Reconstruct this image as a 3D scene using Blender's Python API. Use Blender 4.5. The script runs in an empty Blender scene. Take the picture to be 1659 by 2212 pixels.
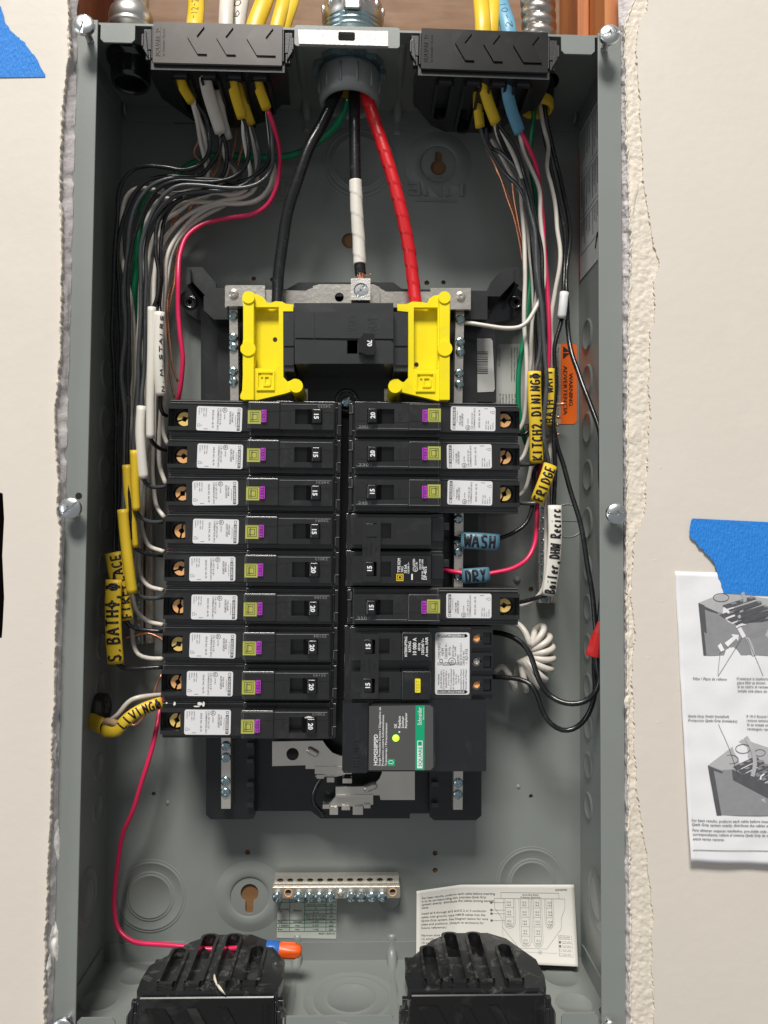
import bpy, math, random
from mathutils import Vector, Matrix, noise
R_ = math.radians
random.seed(7)
scene = bpy.context.scene
# ---------------------------------------------------------------- camera
CAM = Vector((.0111, -.4983, -.01218))
CROT = (1.60999, -.00714, -.0281)
FPX = 1646.5
cd = bpy.data.cameras.new('camera'); cam = bpy.data.objects.new('camera', cd)
scene.collection.objects.link(cam); scene.camera = cam
cam.location = CAM; cam.rotation_euler = CROT
cd.sensor_width = 36; cd.lens = FPX / 2212 * 36; cd.clip_start = .01; cd.clip_end = 20
scene.render.resolution_x = 768; scene.render.resolution_y = 1024
# ---------------------------------------------------------------- light
w = bpy.data.worlds.new('World'); scene.world = w; w.use_nodes = True
bg = w.node_tree.nodes['Background']; bg.inputs[0].default_value = (.93, .96, 1, 1); bg.inputs[1].default_value = .24
def lamp(name, loc, target, size, sy, e, col, spread=180):
    l = bpy.data.lights.new(name, 'AREA'); l.shape = 'RECTANGLE'; l.size = size; l.size_y = sy
    l.energy = e; l.color = col; l.spread = R_(spread)
    o = bpy.data.objects.new(name, l); scene.collection.objects.link(o); o.location = loc
    o.rotation_euler = (Vector(target) - Vector(loc)).to_track_quat('-Z', 'Y').to_euler()
    return o
lamp('ceiling_light', (-.50, -2.4, 3.3), (0, 0, 0), 1.2, .9, 214, (1, .965, .91))
lamp('left_fill_light', (-3.0, -2.1, -.2), (0, 0, -.05), 1.0, 1.2, 17, (.92, .97, 1))  # soft fill added from the left, stands for no known source
scene.view_settings.view_transform = 'Standard'; scene.view_settings.look = 'None'
scene.view_settings.exposure = .06; scene.view_settings.gamma = 1
# ---------------------------------------------------------------- pixel -> place
CM = cam.rotation_euler.to_matrix()
def _d(x, y): return CM @ Vector((x - 829.5, 1106 - y, -FPX))
def P(x, y, Y):
    d = _d(x, y); return CAM + d * ((Y - CAM.y) / d.y)
def PX(x, y, X):
    d = _d(x, y); return CAM + d * ((X - CAM.x) / d.x)
def PZ(x, y, Z):
    d = _d(x, y); return CAM + d * ((Z - CAM.z) / d.z)
FACE = Matrix.Rotation(R_(90), 4, 'X')          # local x right, y up, z towards the viewer
HB, WB, DB = .3296, .181, .095
# ---------------------------------------------------------------- materials
MATS = {}
def mat(name, col, rough=.5, metal=0, var=.08, vs=90, bump=0, bs=900, scuff=None, stretch=None, coat=0, emit=None, spec=.5, sss=0):
    m = bpy.data.materials.new(name); m.use_nodes = True; nt = m.node_tree; N = nt.nodes; L = nt.links
    b = N['Principled BSDF']; b.inputs['Roughness'].default_value = rough; b.inputs['Metallic'].default_value = metal
    b.inputs['Coat Weight'].default_value = coat; b.inputs['Coat Roughness'].default_value = .10; b.inputs['Specular IOR Level'].default_value = spec
    tc = N.new('ShaderNodeTexCoord'); oi = N.new('ShaderNodeObjectInfo')
    ad = N.new('ShaderNodeVectorMath'); ad.operation = 'ADD'
    sc = N.new('ShaderNodeVectorMath'); sc.operation = 'SCALE'; sc.inputs[0].default_value = (7.3, 3.1, 5.7); L.new(oi.outputs['Random'], sc.inputs['Scale'])
    L.new(tc.outputs['Object'], ad.inputs[0]); L.new(sc.outputs[0], ad.inputs[1])
    vec = ad.outputs[0]
    if stretch:
        mp = N.new('ShaderNodeMapping'); mp.inputs['Scale'].default_value = stretch; L.new(vec, mp.inputs['Vector']); vec2 = mp.outputs[0]
    else: vec2 = vec
    n = N.new('ShaderNodeTexNoise'); n.inputs['Scale'].default_value = vs; n.inputs['Detail'].default_value = 4; L.new(vec2, n.inputs['Vector'])
    mx = N.new('ShaderNodeMix'); mx.data_type = 'RGBA'
    mx.inputs[6].default_value = tuple(min(1, c * (1 - var)) for c in col) + (1,)
    mx.inputs[7].default_value = tuple(min(1, c * (1 + var)) for c in col) + (1,)
    L.new(n.outputs['Fac'], mx.inputs[0]); out = mx.outputs[2]
    rr = N.new('ShaderNodeMapRange'); rr.inputs[3].default_value = rough * .82; rr.inputs[4].default_value = min(1, rough * 1.2)
    L.new(n.outputs['Fac'], rr.inputs[0]); rout = rr.outputs[0]
    if scuff:
        scol, amt, ss = scuff
        n2 = N.new('ShaderNodeTexNoise'); n2.inputs['Scale'].default_value = ss; n2.inputs['Detail'].default_value = 8; n2.inputs['Roughness'].default_value = .7
        n2.inputs['Distortion'].default_value = .6; L.new(vec, n2.inputs['Vector'])
        r2 = N.new('ShaderNodeMapRange'); r2.inputs[1].default_value = .54; r2.inputs[2].default_value = .74; r2.inputs[4].default_value = amt
        L.new(n2.outputs['Fac'], r2.inputs[0])
        m2 = N.new('ShaderNodeMix'); m2.data_type = 'RGBA'; m2.inputs[7].default_value = scol + (1,)
        L.new(out, m2.inputs[6]); L.new(r2.outputs[0], m2.inputs[0]); out = m2.outputs[2]
    L.new(out, b.inputs['Base Color']); L.new(rout, b.inputs['Roughness'])
    if bump:
        nb = N.new('ShaderNodeTexNoise'); nb.inputs['Scale'].default_value = bs; nb.inputs['Detail'].default_value = 3; L.new(vec2, nb.inputs['Vector'])
        bp = N.new('ShaderNodeBump'); bp.inputs['Strength'].default_value = bump; bp.inputs['Distance'].default_value = .001
        L.new(nb.outputs['Fac'], bp.inputs['Height']); L.new(bp.outputs[0], b.inputs['Normal'])
    if emit:
        b.inputs['Emission Color'].default_value = emit[0] + (1,); b.inputs['Emission Strength'].default_value = emit[1]
    if sss:
        b.inputs['Subsurface Weight'].default_value = sss; b.inputs['Subsurface Radius'].default_value = (.002, .001, .0006)
    MATS[name] = m; return m
GREY = mat('grey_enamel', (.228, .246, .232), .36, 0, .06, 14, .045, 700, ((.30, .32, .31), .16, 26), coat=.1)
BLK = mat('black_plastic', (.0125, .0125, .0132), .32, 0, .15, 60, 0, 700, ((.085, .085, .083), .30, 42), spec=.5, coat=.9)
BLKD = mat('matt_black_plastic', (.0065, .0068, .008), .42, 0, .15, 60, .06, 800, ((.07, .07, .07), .18, 45), coat=.4)
BLKS = mat('smooth_black_plastic', (.0095, .010, .0115), .26, 0, .1, 60, 0, 500, ((.10, .10, .10), .3, 30), coat=.9)
DUST = mat('dusty_black_plastic', (.010, .010, .011), .36, 0, .15, 60, .06, 900, ((.30, .295, .28), .5, 110), coat=.6)
BRN = mat('brown_glare_plastic', (.060, .046, .040), .34, 0, .08, 30, 0, 600, ((.15, .13, .12), .45, 22))  # glare on the upper left guard's black plastic, put into the base colour
GBK = mat('guard_black', (.010, .0098, .0098), .30, 0, .1, 30, 0, 600, ((.07, .068, .066), .5, 24), spec=.35)
HNDL = mat('handle_black', (.008, .008, .009), .27, 0, .1, 60, .02, 500, coat=.7)
YEL = mat('yellow_plastic', (.90, .74, .004), .40, 0, .05, 40, .08, 260, ((.70, .55, .03), .4, 50), spec=.4)
YSL = mat('yellow_heat_shrink', (.76, .52, .03), .42, 0, .10, 60, .08, 400)
YCB = mat('yellow_sheath', (.78, .52, .025), .40, 0, .08, 60, .08, 300)
WSL = mat('white_heat_shrink', (.74, .71, .64), .38, 0, .06, 60, .08, 400)
WCB = mat('white_sheath', (.64, .60, .54), .45, 0, .10, 60, .1, 300)
BSL = mat('blue_heat_shrink', (.085, .20, .27), .4, 0, .08, 60, .06, 400)
BCB = mat('blue_sheath', (.14, .36, .52), .4, 0, .08, 60, .08, 300)
KW = mat('black_insulation', (.011, .0115, .013), .27, 0, .3, 50, .08, 500, ((.13, .135, .14), .3, 120), coat=.1)
GW = mat('dark_grey_insulation', (.062, .067, .072), .30, 0, .25, 50, .10, 500, ((.18, .19, .20), .35, 120), coat=.2)
WW = mat('white_insulation', (.68, .635, .57), .34, 0, .10, 60, .06, 500, ((.40, .36, .33), .4, 60))
PW = mat('pink_insulation', (.72, .022, .105), .32, 0, .06, 60, .05, 500)
RTP = mat('red_tape', (.60, .012, .018), .34, 0, .08, 60, .06, 400)
RWN = mat('red_nut_plastic', (.62, .02, .02), .5, 0, .15, 150, .3, 900, ((.7, .25, .25), .4, 90))
WTP = mat('white_tape', (.72, .68, .61), .40, 0, .06, 80, .1, 400)
GRN = mat('green_insulation', (.004, .23, .10), .30, 0, .12, 60, .05, 500)
CU = mat('copper', (.86, .38, .22), .28, .7, .15, 200, .05, 900)
STEEL = mat('tin_plated_steel', (.74, .70, .63), .24, .8, .16, 40, .25, 300, stretch=(1, 1, 14))
ZINC = mat('zinc_plate', (.70, .72, .72), .30, 1, .10, 120, .10, 700)
BLUEZ = mat('blue_zinc_plate', (.42, .55, .58), .28, 1, .15, 120, .10, 700)
BRASS = mat('brass', (1.0, .66, .20), .32, .2, .12, 200, .05, 700)
BRZ = mat('copper_bronze', (1.0, .50, .20), .32, .2, .12, 200, .05, 700)
FLEX = mat('flex_steel', (.50, .46, .42), .34, 1, .2, 160, .1, 700)
PVC = mat('grey_pvc', (.25, .26, .255), .45, 0, .06, 60, .06, 400, ((.34, .34, .33), .2, 60))
LBL = mat('white_label', (.73, .73, .74), .38, 0, .02, 60)
LBS = mat('silver_label', (.52, .51, .49), .36, .25, .05, 120)
LBG = mat('grey_paper_label', (.44, .45, .42), .45, 0, .04, 60, scuff=((.40, .32, .26), .5, 30))
LBW = mat('weathered_side_label', (.50, .50, .49), .45, 0, .06, 30)
PAP = mat('paper', (.70, .68, .63), .7, 0, .04, 30, .2, 60)
PAPW = mat('white_paper', (.82, .81, .83), .7, 0, .03, 30, .3, 50)
INK = mat('black_ink', (.018, .018, .02), .5)
INKB = mat('marker_ink', (.012, .008, .012), .4)
INKG = mat('grey_ink', (.09, .10, .095), .5)
INKN = mat('green_ink', (.02, .20, .12), .5)
WINK = mat('white_ink', (.82, .82, .82), .45)
DINK = mat('dull_stamp', (.22, .22, .21), .5)
GR1 = mat('grey_print_dark', (.10, .10, .11), .6, var=.2, vs=300); GR2 = mat('grey_print_mid', (.28, .28, .29), .6, var=.12, vs=300); GR3 = mat('grey_print_light', (.47, .47, .48), .6, var=.08, vs=300)
OLV = mat('olive_print', (.42, .43, .085), .45, var=.03)
PUR = mat('purple_plastic', (.42, .05, .46), .4, var=.05)
ORG = mat('orange_label', (1.0, .17, .012), .4, var=.03)
ORN = mat('orange_nut_plastic', (.90, .12, .015), .38, var=.05, sss=.05)
BLN = mat('blue_nut_plastic', (.03, .15, .52), .38, var=.05)
SGRN = mat('green_print', (.005, .36, .17), .4, var=.03)
FACEP = mat('charcoal_faceplate', (.085, .085, .083), .34, 0, .1, 30, .03, 500)
LED = mat('green_led', (.25, .8, .05), .3, emit=((.42, 1.0, .03), 1.6))
TAPE = mat('blue_painters_tape', (.018, .23, .72), .62, 0, .16, 260, .8, 420, ((.10, .34, .78), .35, 200), stretch=(3, 1, 1))
PAINT = mat('beige_wall_paint', (.70, .64, .568), .50, 0, .03, 9, .17, 120, ((.75, .695, .62), .6, 11))
GYPS = mat('gypsum_core', (.60, .55, .545), .85, 0, .14, 60, .35, 500, ((.70, .66, .60), .6, 50))
TORN = mat('torn_drywall_texture', (.72, .65, .55), .6, 0, .10, 60, .5, 420, ((.60, .48, .34), .3, 70))
PLST = mat('white_plaster', (.80, .77, .72), .5, 0, .05, 60, .4, 200)
def wood(name, c1, c2, sc, ax):
    m = mat(name, c1, .6, 0, .1, 60); nt = m.node_tree; N = nt.nodes; L = nt.links; b = N['Principled BSDF']
    tc = N.new('ShaderNodeTexCoord'); mp = N.new('ShaderNodeMapping'); mp.inputs['Scale'].default_value = sc; L.new(tc.outputs['Object'], mp.inputs[0])
    n = N.new('ShaderNodeTexNoise'); n.inputs['Scale'].default_value = 1; n.inputs['Detail'].default_value = 6; n.inputs['Distortion'].default_value = .5; L.new(mp.outputs[0], n.inputs['Vector'])
    r = N.new('ShaderNodeValToRGB'); r.color_ramp.elements[0].position = .33; r.color_ramp.elements[1].position = .66
    r.color_ramp.elements[0].color = c2 + (1,); r.color_ramp.elements[1].color = c1 + (1,)
    L.new(n.outputs['Fac'], r.inputs[0]); L.new(r.outputs[0], b.inputs['Base Color'])
    bp = N.new('ShaderNodeBump'); bp.inputs['Strength'].default_value = .4; bp.inputs['Distance'].default_value = .0006; L.new(n.outputs['Fac'], bp.inputs['Height']); L.new(bp.outputs[0], b.inputs['Normal'])
    return m
WOODB = wood('brown_sheathing', (.25, .128, .055), (.185, .09, .036), (25, 25, 120), 0)
WOODR = wood('red_stud_wood', (.36, .10, .042), (.22, .055, .025), (260, 60, 8), 0)
WOODO = wood('orange_stud_wood', (.56, .20, .055), (.38, .115, .035), (240, 60, 7), 0)
# ---------------------------------------------------------------- mesh builder
class MB:
    def __init__(s): s.v = []; s.f = []; s.sm = []
    def add(s, v, f, M=None, smooth=False):
        o = len(s.v)
        s.v += [tuple(M @ Vector(p)) if M else tuple(p) for p in v]
        s.f += [tuple(i + o for i in q) for q in f]; s.sm += [smooth] * len(f); return s
    def box(s, x0, x1, y0, y1, z0, z1, M=None):
        v = [(x, y, z) for z in (z0, z1) for y in (y0, y1) for x in (x0, x1)]
        return s.add(v, [(0, 2, 3, 1), (4, 5, 7, 6), (0, 1, 5, 4), (2, 6, 7, 3), (0, 4, 6, 2), (1, 3, 7, 5)], M)
    def lathe(s, prof, n=24, M=None, smooth=True, arc=None):
        v = []; f = []; k = len(prof); full = arc is None; a0, a1 = arc or (0, 2 * math.pi); m = n if full else n + 1
        for i in range(m):
            a = a0 + (a1 - a0) * i / n
            for r, z in prof: v.append((r * math.cos(a), r * math.sin(a), z))
        for i in range(n):
            j = (i + 1) % m
            for q in range(k - 1): f.append((i * k + q, j * k + q, j * k + q + 1, i * k + q + 1))
        return s.add(v, f, M, smooth)
    def cyl(s, c, r, h, n=20, M=None, smooth=True):
        T = Matrix.Translation(c)
        s.lathe([(0, 0), (r, 0)], n, (M @ T) if M else T, False); s.lathe([(r, 0), (r, h)], n, (M @ T) if M else T, smooth)
        return s.lathe([(r, h), (0, h)], n, (M @ T) if M else T, False)
    def prism(s, pts, a, b, M=None):            # polygon in xy, from z=a to z=b (convex or simple)
        n = len(pts); v = [(x, y, a) for x, y in pts] + [(x, y, b) for x, y in pts]
        return s.add(v, [tuple(range(n))[::-1], tuple(range(n, 2 * n))] + [(i, (i + 1) % n, n + (i + 1) % n, n + i) for i in range(n)], M)
    def plate(s, outer, holes=(), z0=0, z1=.001, M=None):
        v, f = fillpoly(outer, holes); nv = len(v)
        V = [(x, y, z1) for x, y in v]; F = list(f)
        s.add(V, F, M)
        s.add([(x, y, z0) for x, y in v], [q[::-1] for q in f], M)
        for loop in [outer] + list(holes):
            n = len(loop)
            s.add([(x, y, z0) for x, y in loop] + [(x, y, z1) for x, y in loop], [(i, (i + 1) % n, n + (i + 1) % n, n + i) for i in range(n)], M)
        return s
    def tube(s, pts, r, n=10, M=None, cap=True, sx=1., up=None, smooth=True):
        P_ = [Vector(p) for p in pts]; k = len(P_); v = []; f = []
        t0 = (P_[1] - P_[0]).normalized(); a = Vector((0, 1, 0)) if abs(t0.y) < .9 else Vector((1, 0, 0)); nn = t0.cross(a).normalized()
        for i in range(k):
            t = (P_[min(i + 1, k - 1)] - P_[max(i - 1, 0)]).normalized()
            if up is not None: nn = t.cross(up).normalized()
            else: nn = (nn - t * nn.dot(t)).normalized()
            bb = t.cross(nn)
            for j in range(n):
                th = 2 * math.pi * j / n; rr = r(i / (k - 1), j / n) if callable(r) else r
                v.append(P_[i] + nn * (math.cos(th) * rr) + bb * (math.sin(th) * rr * sx))
        for i in range(k - 1):
            for j in range(n): f.append((i * n + j, i * n + (j + 1) % n, (i + 1) * n + (j + 1) % n, (i + 1) * n + j))
        if cap: f.append(tuple(range(n))[::-1]); f.append(tuple(range((k - 1) * n, k * n)))
        return s.add(v, f, M, smooth)
    def mesh(s, name, m, smooth=None):
        me = bpy.data.meshes.new(name); me.from_pydata(s.v, [], s.f)
        me.materials.append(m); me.polygons.foreach_set('use_smooth', s.sm if smooth is None else [smooth] * len(s.f)); me.update(); return me
def fillpoly(outer, holes=()):
    cu = bpy.data.curves.new('t', 'CURVE'); cu.dimensions = '2D'; cu.fill_mode = 'BOTH'
    for loop in [outer] + list(holes):
        sp = cu.splines.new('POLY'); sp.points.add(len(loop) - 1); sp.use_cyclic_u = True
        for p, q in zip(sp.points, loop): p.co = (q[0] * 100, q[1] * 100, 0, 1)
    ob = bpy.data.objects.new('t', cu); me = bpy.data.meshes.new_from_object(ob)
    v = [(p.co.x / 100, p.co.y / 100) for p in me.vertices]; f = [tuple(q.vertices) for q in me.polygons]
    bpy.data.objects.remove(ob); bpy.data.curves.remove(cu); bpy.data.meshes.remove(me)
    out = []
    for q in f:
        a = sum(v[q[i]][0] * v[q[(i + 1) % len(q)]][1] - v[q[(i + 1) % len(q)]][0] * v[q[i]][1] for i in range(len(q)))
        out.append(q if a > 0 else q[::-1])
    return v, out
TC = {}
def text(mb, s, x, y, h, ang=0, z=.0001, al='L', fit=None, bold=0, depth=0, M=None, sq=1):
    key = (s, bold, depth > 0)
    if key not in TC:
        cu = bpy.data.curves.new('t', 'FONT'); cu.body = s; cu.resolution_u = 2; cu.offset = bold; cu.extrude = .5 if depth > 0 else 0
        ob = bpy.data.objects.new('t', cu); me = bpy.data.meshes.new_from_object(ob)
        TC[key] = ([tuple(p.co) for p in me.vertices], [tuple(q.vertices) for q in me.polygons])
        bpy.data.objects.remove(ob); bpy.data.curves.remove(cu); bpy.data.meshes.remove(me)
    v, f = TC[key]
    if not v: return
    sc = h / .7; wd = max(p[0] for p in v); sx = sc * sq
    if fit: sx = fit / wd
    off = 0 if al == 'L' else (-wd / 2 if al == 'C' else -wd)
    T = Matrix.Translation((x, y, z)) @ Matrix.Rotation(R_(ang), 4, 'Z') @ Matrix.Diagonal((sx, sc, max(depth, .00001), 1)) @ Matrix.Translation((off, 0, 0))
    mb.add(v, f, (M @ T) if M else T)
def circ(x, y, r, n=24, ry=None): return [(x + r * math.cos(2 * math.pi * i / n), y + (ry or r) * math.sin(2 * math.pi * i / n)) for i in range(n)]
def rrect(x0, x1, y0, y1, r, n=5):
    o = []
    for cx, cy, a in ((x1 - r, y1 - r, 0), (x0 + r, y1 - r, 90), (x0 + r, y0 + r, 180), (x1 - r, y0 + r, 270)):
        for i in range(n + 1):
            t = R_(a + 90 * i / n); o.append((cx + r * math.cos(t), cy + r * math.sin(t)))
    return o
def rect(x0, x1, y0, y1): return [(x0, y0), (x1, y0), (x1, y1), (x0, y1)]
def obj(name, me, parent=None, M=None, bevel=0, seg=2, solid=0):
    o = bpy.data.objects.new(name, me); scene.collection.objects.link(o)
    if parent: o.parent = parent
    if M: o.matrix_basis = M
    if solid:
        s = o.modifiers.new('solid', 'SOLIDIFY'); s.thickness = solid; s.offset = 0
    if bevel:
        me.polygons.foreach_set('use_smooth', [True] * len(me.polygons))
        b = o.modifiers.new('bevel', 'BEVEL'); b.width = bevel; b.segments = seg; b.limit_method = 'ANGLE'; b.angle_limit = R_(35)
        b.use_clamp_overlap = True; b.harden_normals = True
    return o
def tag(o, label=None, cat=None, group=None, kind=None):
    if label: o['label'] = label
    if cat: o['category'] = cat
    if group: o['group'] = group
    if kind: o['kind'] = kind
    return o
def empty(name, M, label, cat, group=None):
    e = bpy.data.objects.new(name, None); scene.collection.objects.link(e); e.empty_display_size = .01
    e.matrix_basis = M if isinstance(M, Matrix) else Matrix.Translation(M); return tag(e, label, cat, group)
def at(x, y, Y, rot=0): return Matrix.Translation(P(x, y, Y)) @ FACE @ Matrix.Rotation(R_(rot), 4, 'Z')
def L2(pts, Y, o):                              # pixel outline on plane Y -> local xy metres around origin o
    r = []
    for x, y in pts:
        p = P(x, y, Y) - o; r.append((p.x, p.z))
    return r
def spline(pts, step=.003):
    Q = [Vector(p) for p in pts]; out = []
    for i in range(len(Q) - 1):
        p0 = Q[max(i - 1, 0)]; p1 = Q[i]; p2 = Q[i + 1]; p3 = Q[min(i + 2, len(Q) - 1)]
        n = max(2, int((p2 - p1).length / step))
        t0 = 0; e = .5
        d1 = max((p1 - p0).length ** e, 1e-6); d2 = max((p2 - p1).length ** e, 1e-6); d3 = max((p3 - p2).length ** e, 1e-6)
        m1 = (p2 - p1) if i == 0 else (p1 - p0) / d1 - (p2 - p0) / (d1 + d2) + (p2 - p1) / d2
        m2 = (p2 - p1) if i == len(Q) - 2 else (p2 - p1) / d2 - (p3 - p1) / (d2 + d3) + (p3 - p2) / d3
        if i: m1 = m1 * d2
        if i < len(Q) - 2: m2 = m2 * d2
        for k in range(n):
            t = k / n; out.append((2 * t ** 3 - 3 * t * t + 1) * p1 + (t ** 3 - 2 * t * t + t) * m1 + (-2 * t ** 3 + 3 * t * t) * p2 + (t ** 3 - t * t) * m2)
    out.append(Q[-1]); return out
def screwhead(mb, r, h, slots, w, depth, M=None, nr=9, na=36, hexr=0):
    v = [(0, 0, h - depth)]; f = []
    for i in range(1, nr + 1):
        q = i / nr; rr = r * q
        for j in range(na):
            a = 2 * math.pi * j / na; x, y = rr * math.cos(a), rr * math.sin(a)
            z = h * math.sqrt(max(0, 1 - (q * .93) ** 2.6)) if q < 1 else 0
            for sa, ln in slots:
                c, s_ = math.cos(R_(sa)), math.sin(R_(sa)); u = x * c + y * s_; t = -x * s_ + y * c
                if abs(t) < w and abs(u) < ln * r: z = min(z, max(0, h - depth))
            v.append((x, y, z))
    for j in range(na): f.append((0, 1 + j, 1 + (j + 1) % na))
    for i in range(nr - 1):
        for j in range(na): f.append((1 + i * na + j, 1 + (i + 1) * na + j, 1 + (i + 1) * na + (j + 1) % na, 1 + i * na + (j + 1) % na))
    b = len(v); v += [(r * math.cos(2 * math.pi * j / na), r * math.sin(2 * math.pi * j / na), -r * .15) for j in range(na)]
    k = 1 + (nr - 1) * na
    for j in range(na): f.append((k + j, b + j, b + (j + 1) % na, k + (j + 1) % na))
    mb.add(v, f, M)
# ================================================================ SETTING
def jag(pts, amp, step=3, seed=0, f2=.25):      # roughen a vertical pixel polyline
    out = []; k = 0
    for (x0, y0), (x1, y1) in zip(pts, pts[1:]):
        n = max(1, int(abs(y1 - y0) / step))
        for i in range(n):
            t = i / n; y = y0 + (y1 - y0) * t; x = x0 + (x1 - x0) * t
            x += amp * (noise.noise((y * .022, seed, 0)) * .9 + noise.noise((y * .11, seed, 3)) * .7 + noise.noise((y * .4, seed, 5)) * f2 * 1.6)
            out.append((x, y + noise.noise((y * .3, seed, 9)) * 2))
    out.append(pts[-1]); return out
LSK = [(140, -500), (146, -60), (147, 11), (151, 60), (150, 120), (145, 153), (136, 240), (133, 300), (131, 382), (134, 491), (134, 600), (132, 763), (123, 845), (119, 930), (128, 1036), (124, 1098), (132, 1150), (129, 1230), (121, 1343), (119, 1502), (113, 1615), (111, 1752), (104, 1888), (101, 1979), (98, 2092), (97, 2206), (90, 2700)]
RSK = [(1402, -500), (1400, -40), (1399, 20), (1376, 60), (1376, 99), (1377, 149), (1383, 231), (1389, 364), (1391, 395), (1401, 461), (1410, 514), (1423, 567), (1414, 610), (1414, 693), (1405, 713), (1402, 819), (1405, 925), (1396, 1030), (1394, 1110), (1369, 1163), (1367, 1229), (1363, 1282), (1373, 1362), (1365, 1428), (1368, 1494), (1370, 1600), (1376, 1700), (1388, 1790), (1404, 1900), (1411, 2000), (1407, 2080), (1416, 2212), (1420, 2700)]
YW = -.009                                       # painted face of the drywall
wl = empty('wall', (0, 0, 0), 'painted beige drywall left of the panel with a rough cut edge', 'wall'); wl['kind'] = 'structure'; del wl['category']
O0 = Vector((0, YW, 0)); SM = Matrix.Translation(O0) @ FACE
lp = L2(jag(LSK, 4.2, 3, 1), YW, O0)
hole_l = L2([(-14, 1058), (6, 1066), (9, 1120), (5, 1200), (9, 1290), (6, 1350), (4, 1378), (-14, 1380)], YW, O0)
skin = MB().plate([(-.55, -.75)] + lp[::-1] + [(-.55, .75)], [hole_l], -.0012, 0)
o = obj('painted_skin', skin.mesh('painted_skin', PAINT), wl, SM, .0004, 2)
def grid_strip(fa, fb, y0, y1, ny, nx, Y, amp, sc, seed, bulge=0):
    v = []; f = []
    for j in range(ny + 1):
        y = y0 + (y1 - y0) * j / ny; a, b = fa(y), fb(y)
        for i in range(nx + 1):
            t = i / nx; p = P(a + (b - a) * t, y, Y)
            d = noise.fractal(p * sc + Vector((seed, 0, 0)), 1.0, 2.0, 4) * amp + bulge * math.sin(t * math.pi)
            v.append((p.x, p.y - d, p.z))
    for j in range(ny):
        for i in range(nx):
            a = j * (nx + 1) + i; f.append((a, a + nx + 1, a + nx + 2, a + 1))
    return v, f
def interp(pts):
    def g(y):
        for (x0, y0), (x1, y1) in zip(pts, pts[1:]):
            if y0 <= y <= y1: return x0 + (x1 - x0) * (y - y0) / (y1 - y0)
        return pts[-1][0]
    return g
def flangeL(y): return 168 + (112 - 168) * y / 2212
def flangeR(y): return 1334.5 + 11 * min(1, y / 1100)
# cut gypsum edge: runs back from the painted face to behind the box flange
m = MB(); v = []; f = []; ny = 520; nx = 9; gl = interp(jag(LSK, 4.2, 3, 1))
for j in range(ny + 1):
    y = -60 + 2400 * j / ny; a = P(gl(y) - 1.0, y, YW + .0006); b = P(flangeL(y) + 1.5 - 5 * max(0, noise.noise((y * .02, 4, 4))), y, -.0026 + .003 * max(0, noise.noise((y * .03, 7, 4))))
    for i in range(nx + 1):
        t = i / nx; p = a.lerp(b, t); n1 = noise.fractal(p * 130, 1.0, 2.0, 4); n2 = noise.noise(p * 30)
        k = math.sin(min(1, t * 1.15) * math.pi)
        v.append((p.x + (n1 * .0005 + n2 * .0012) * k, p.y + n1 * .0004 * k, p.z))
for j in range(ny):
    for i in range(nx):
        a = j * (nx + 1) + i; f.append((a, a + nx + 1, a + nx + 2, a + 1))
m.add(v, f, None, True); obj('gypsum_edge', m.mesh('gypsum_edge', GYPS), wl)
m = MB().box(P(14, 1100, YW).x, P(110, 1100, .012).x, -.75, .75, -.02, -.0014); obj('gypsum_board', m.mesh('gypsum_board', GYPS), wl, SM)
# paper lip that curls along the cut
def lipstrip(name, skn, off, seed, parent, mt, wdt=2.2, Y=-.0105):
    m = MB(); v = []; f = []; g = interp(jag(skn, 4.2, 3, seed)); n = 700
    for j in range(n + 1):
        y = -60 + 2400 * j / n; x = g(y) + off; wv = wdt * (.4 + abs(noise.noise((y * .06, 8, seed))) * 2.2)
        for i, (dx, dy) in enumerate(((-wv, .0008), (-wv * .3, -.0004 - abs(noise.noise((y * .09, 1, seed))) * .0016), (wv * .5, .0002), (wv, .0018))):
            p = P(x + dx + noise.noise((y * .5, i, seed)) * .8, y, Y); v.append((p.x, p.y + dy, p.z))
    for j in range(n):
        for i in range(3):
            a = j * 4 + i; f.append((a, a + 4, a + 5, a + 1))
    m.add(v, f, None, True); return obj(name, m.mesh(name, mt), parent)
lipstrip('torn_paper', LSK, -2, 1, wl, TORN, 2.4)
def blob(name, pts, Y, th, mt, parent, seed):
    o_ = P(pts[0][0], pts[0][1], Y); cx = sum(p[0] for p in pts) / len(pts); cy = sum(p[1] for p in pts) / len(pts)
    v = []; f = []; rings = 6; n = 40; prs = spline([Vector((x, y, 0)) for x, y in pts + pts[:1]], 3.5)[:-1]; n = len(prs)
    for i in range(rings + 1):
        q = 1 - i / rings
        for p in prs:
            x = cx + (p.x - cx) * q; y = cy + (p.y - cy) * q; wp = P(x + (noise.noise((x * .2, y * .2, seed)) * 3 if i == 0 else 0), y, Y)
            h = th * (1 - q ** 2.2) * (.7 + .6 * noise.noise((x * .12, y * .06, seed)))
            v.append((wp.x, wp.y - h, wp.z))
    for i in range(rings):
        for j in range(n): f.append((i * n + j, (i + 1) * n + j, (i + 1) * n + (j + 1) % n, i * n + (j + 1) % n))
    return obj(name, MB().add(v, f, None, True).mesh(name, mt), parent)
for k, b in enumerate([[(116, 1770), (122, 1745), (127, 1775), (130, 1830), (126, 1862), (117, 1840), (113, 1800)], [(108, 2010), (116, 1962), (122, 1990), (127, 2020), (124, 2080), (112, 2060), (104, 2040)],
                       [(112, 1600), (119, 1585), (122, 1610), (119, 1650), (113, 1640)], [(100, 2075), (108, 2060), (110, 2100), (103, 2120)]]):
    blob('plaster_smear', b, -.0018 if k < 2 else -.006, .004, PLST, wl, k)
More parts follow.
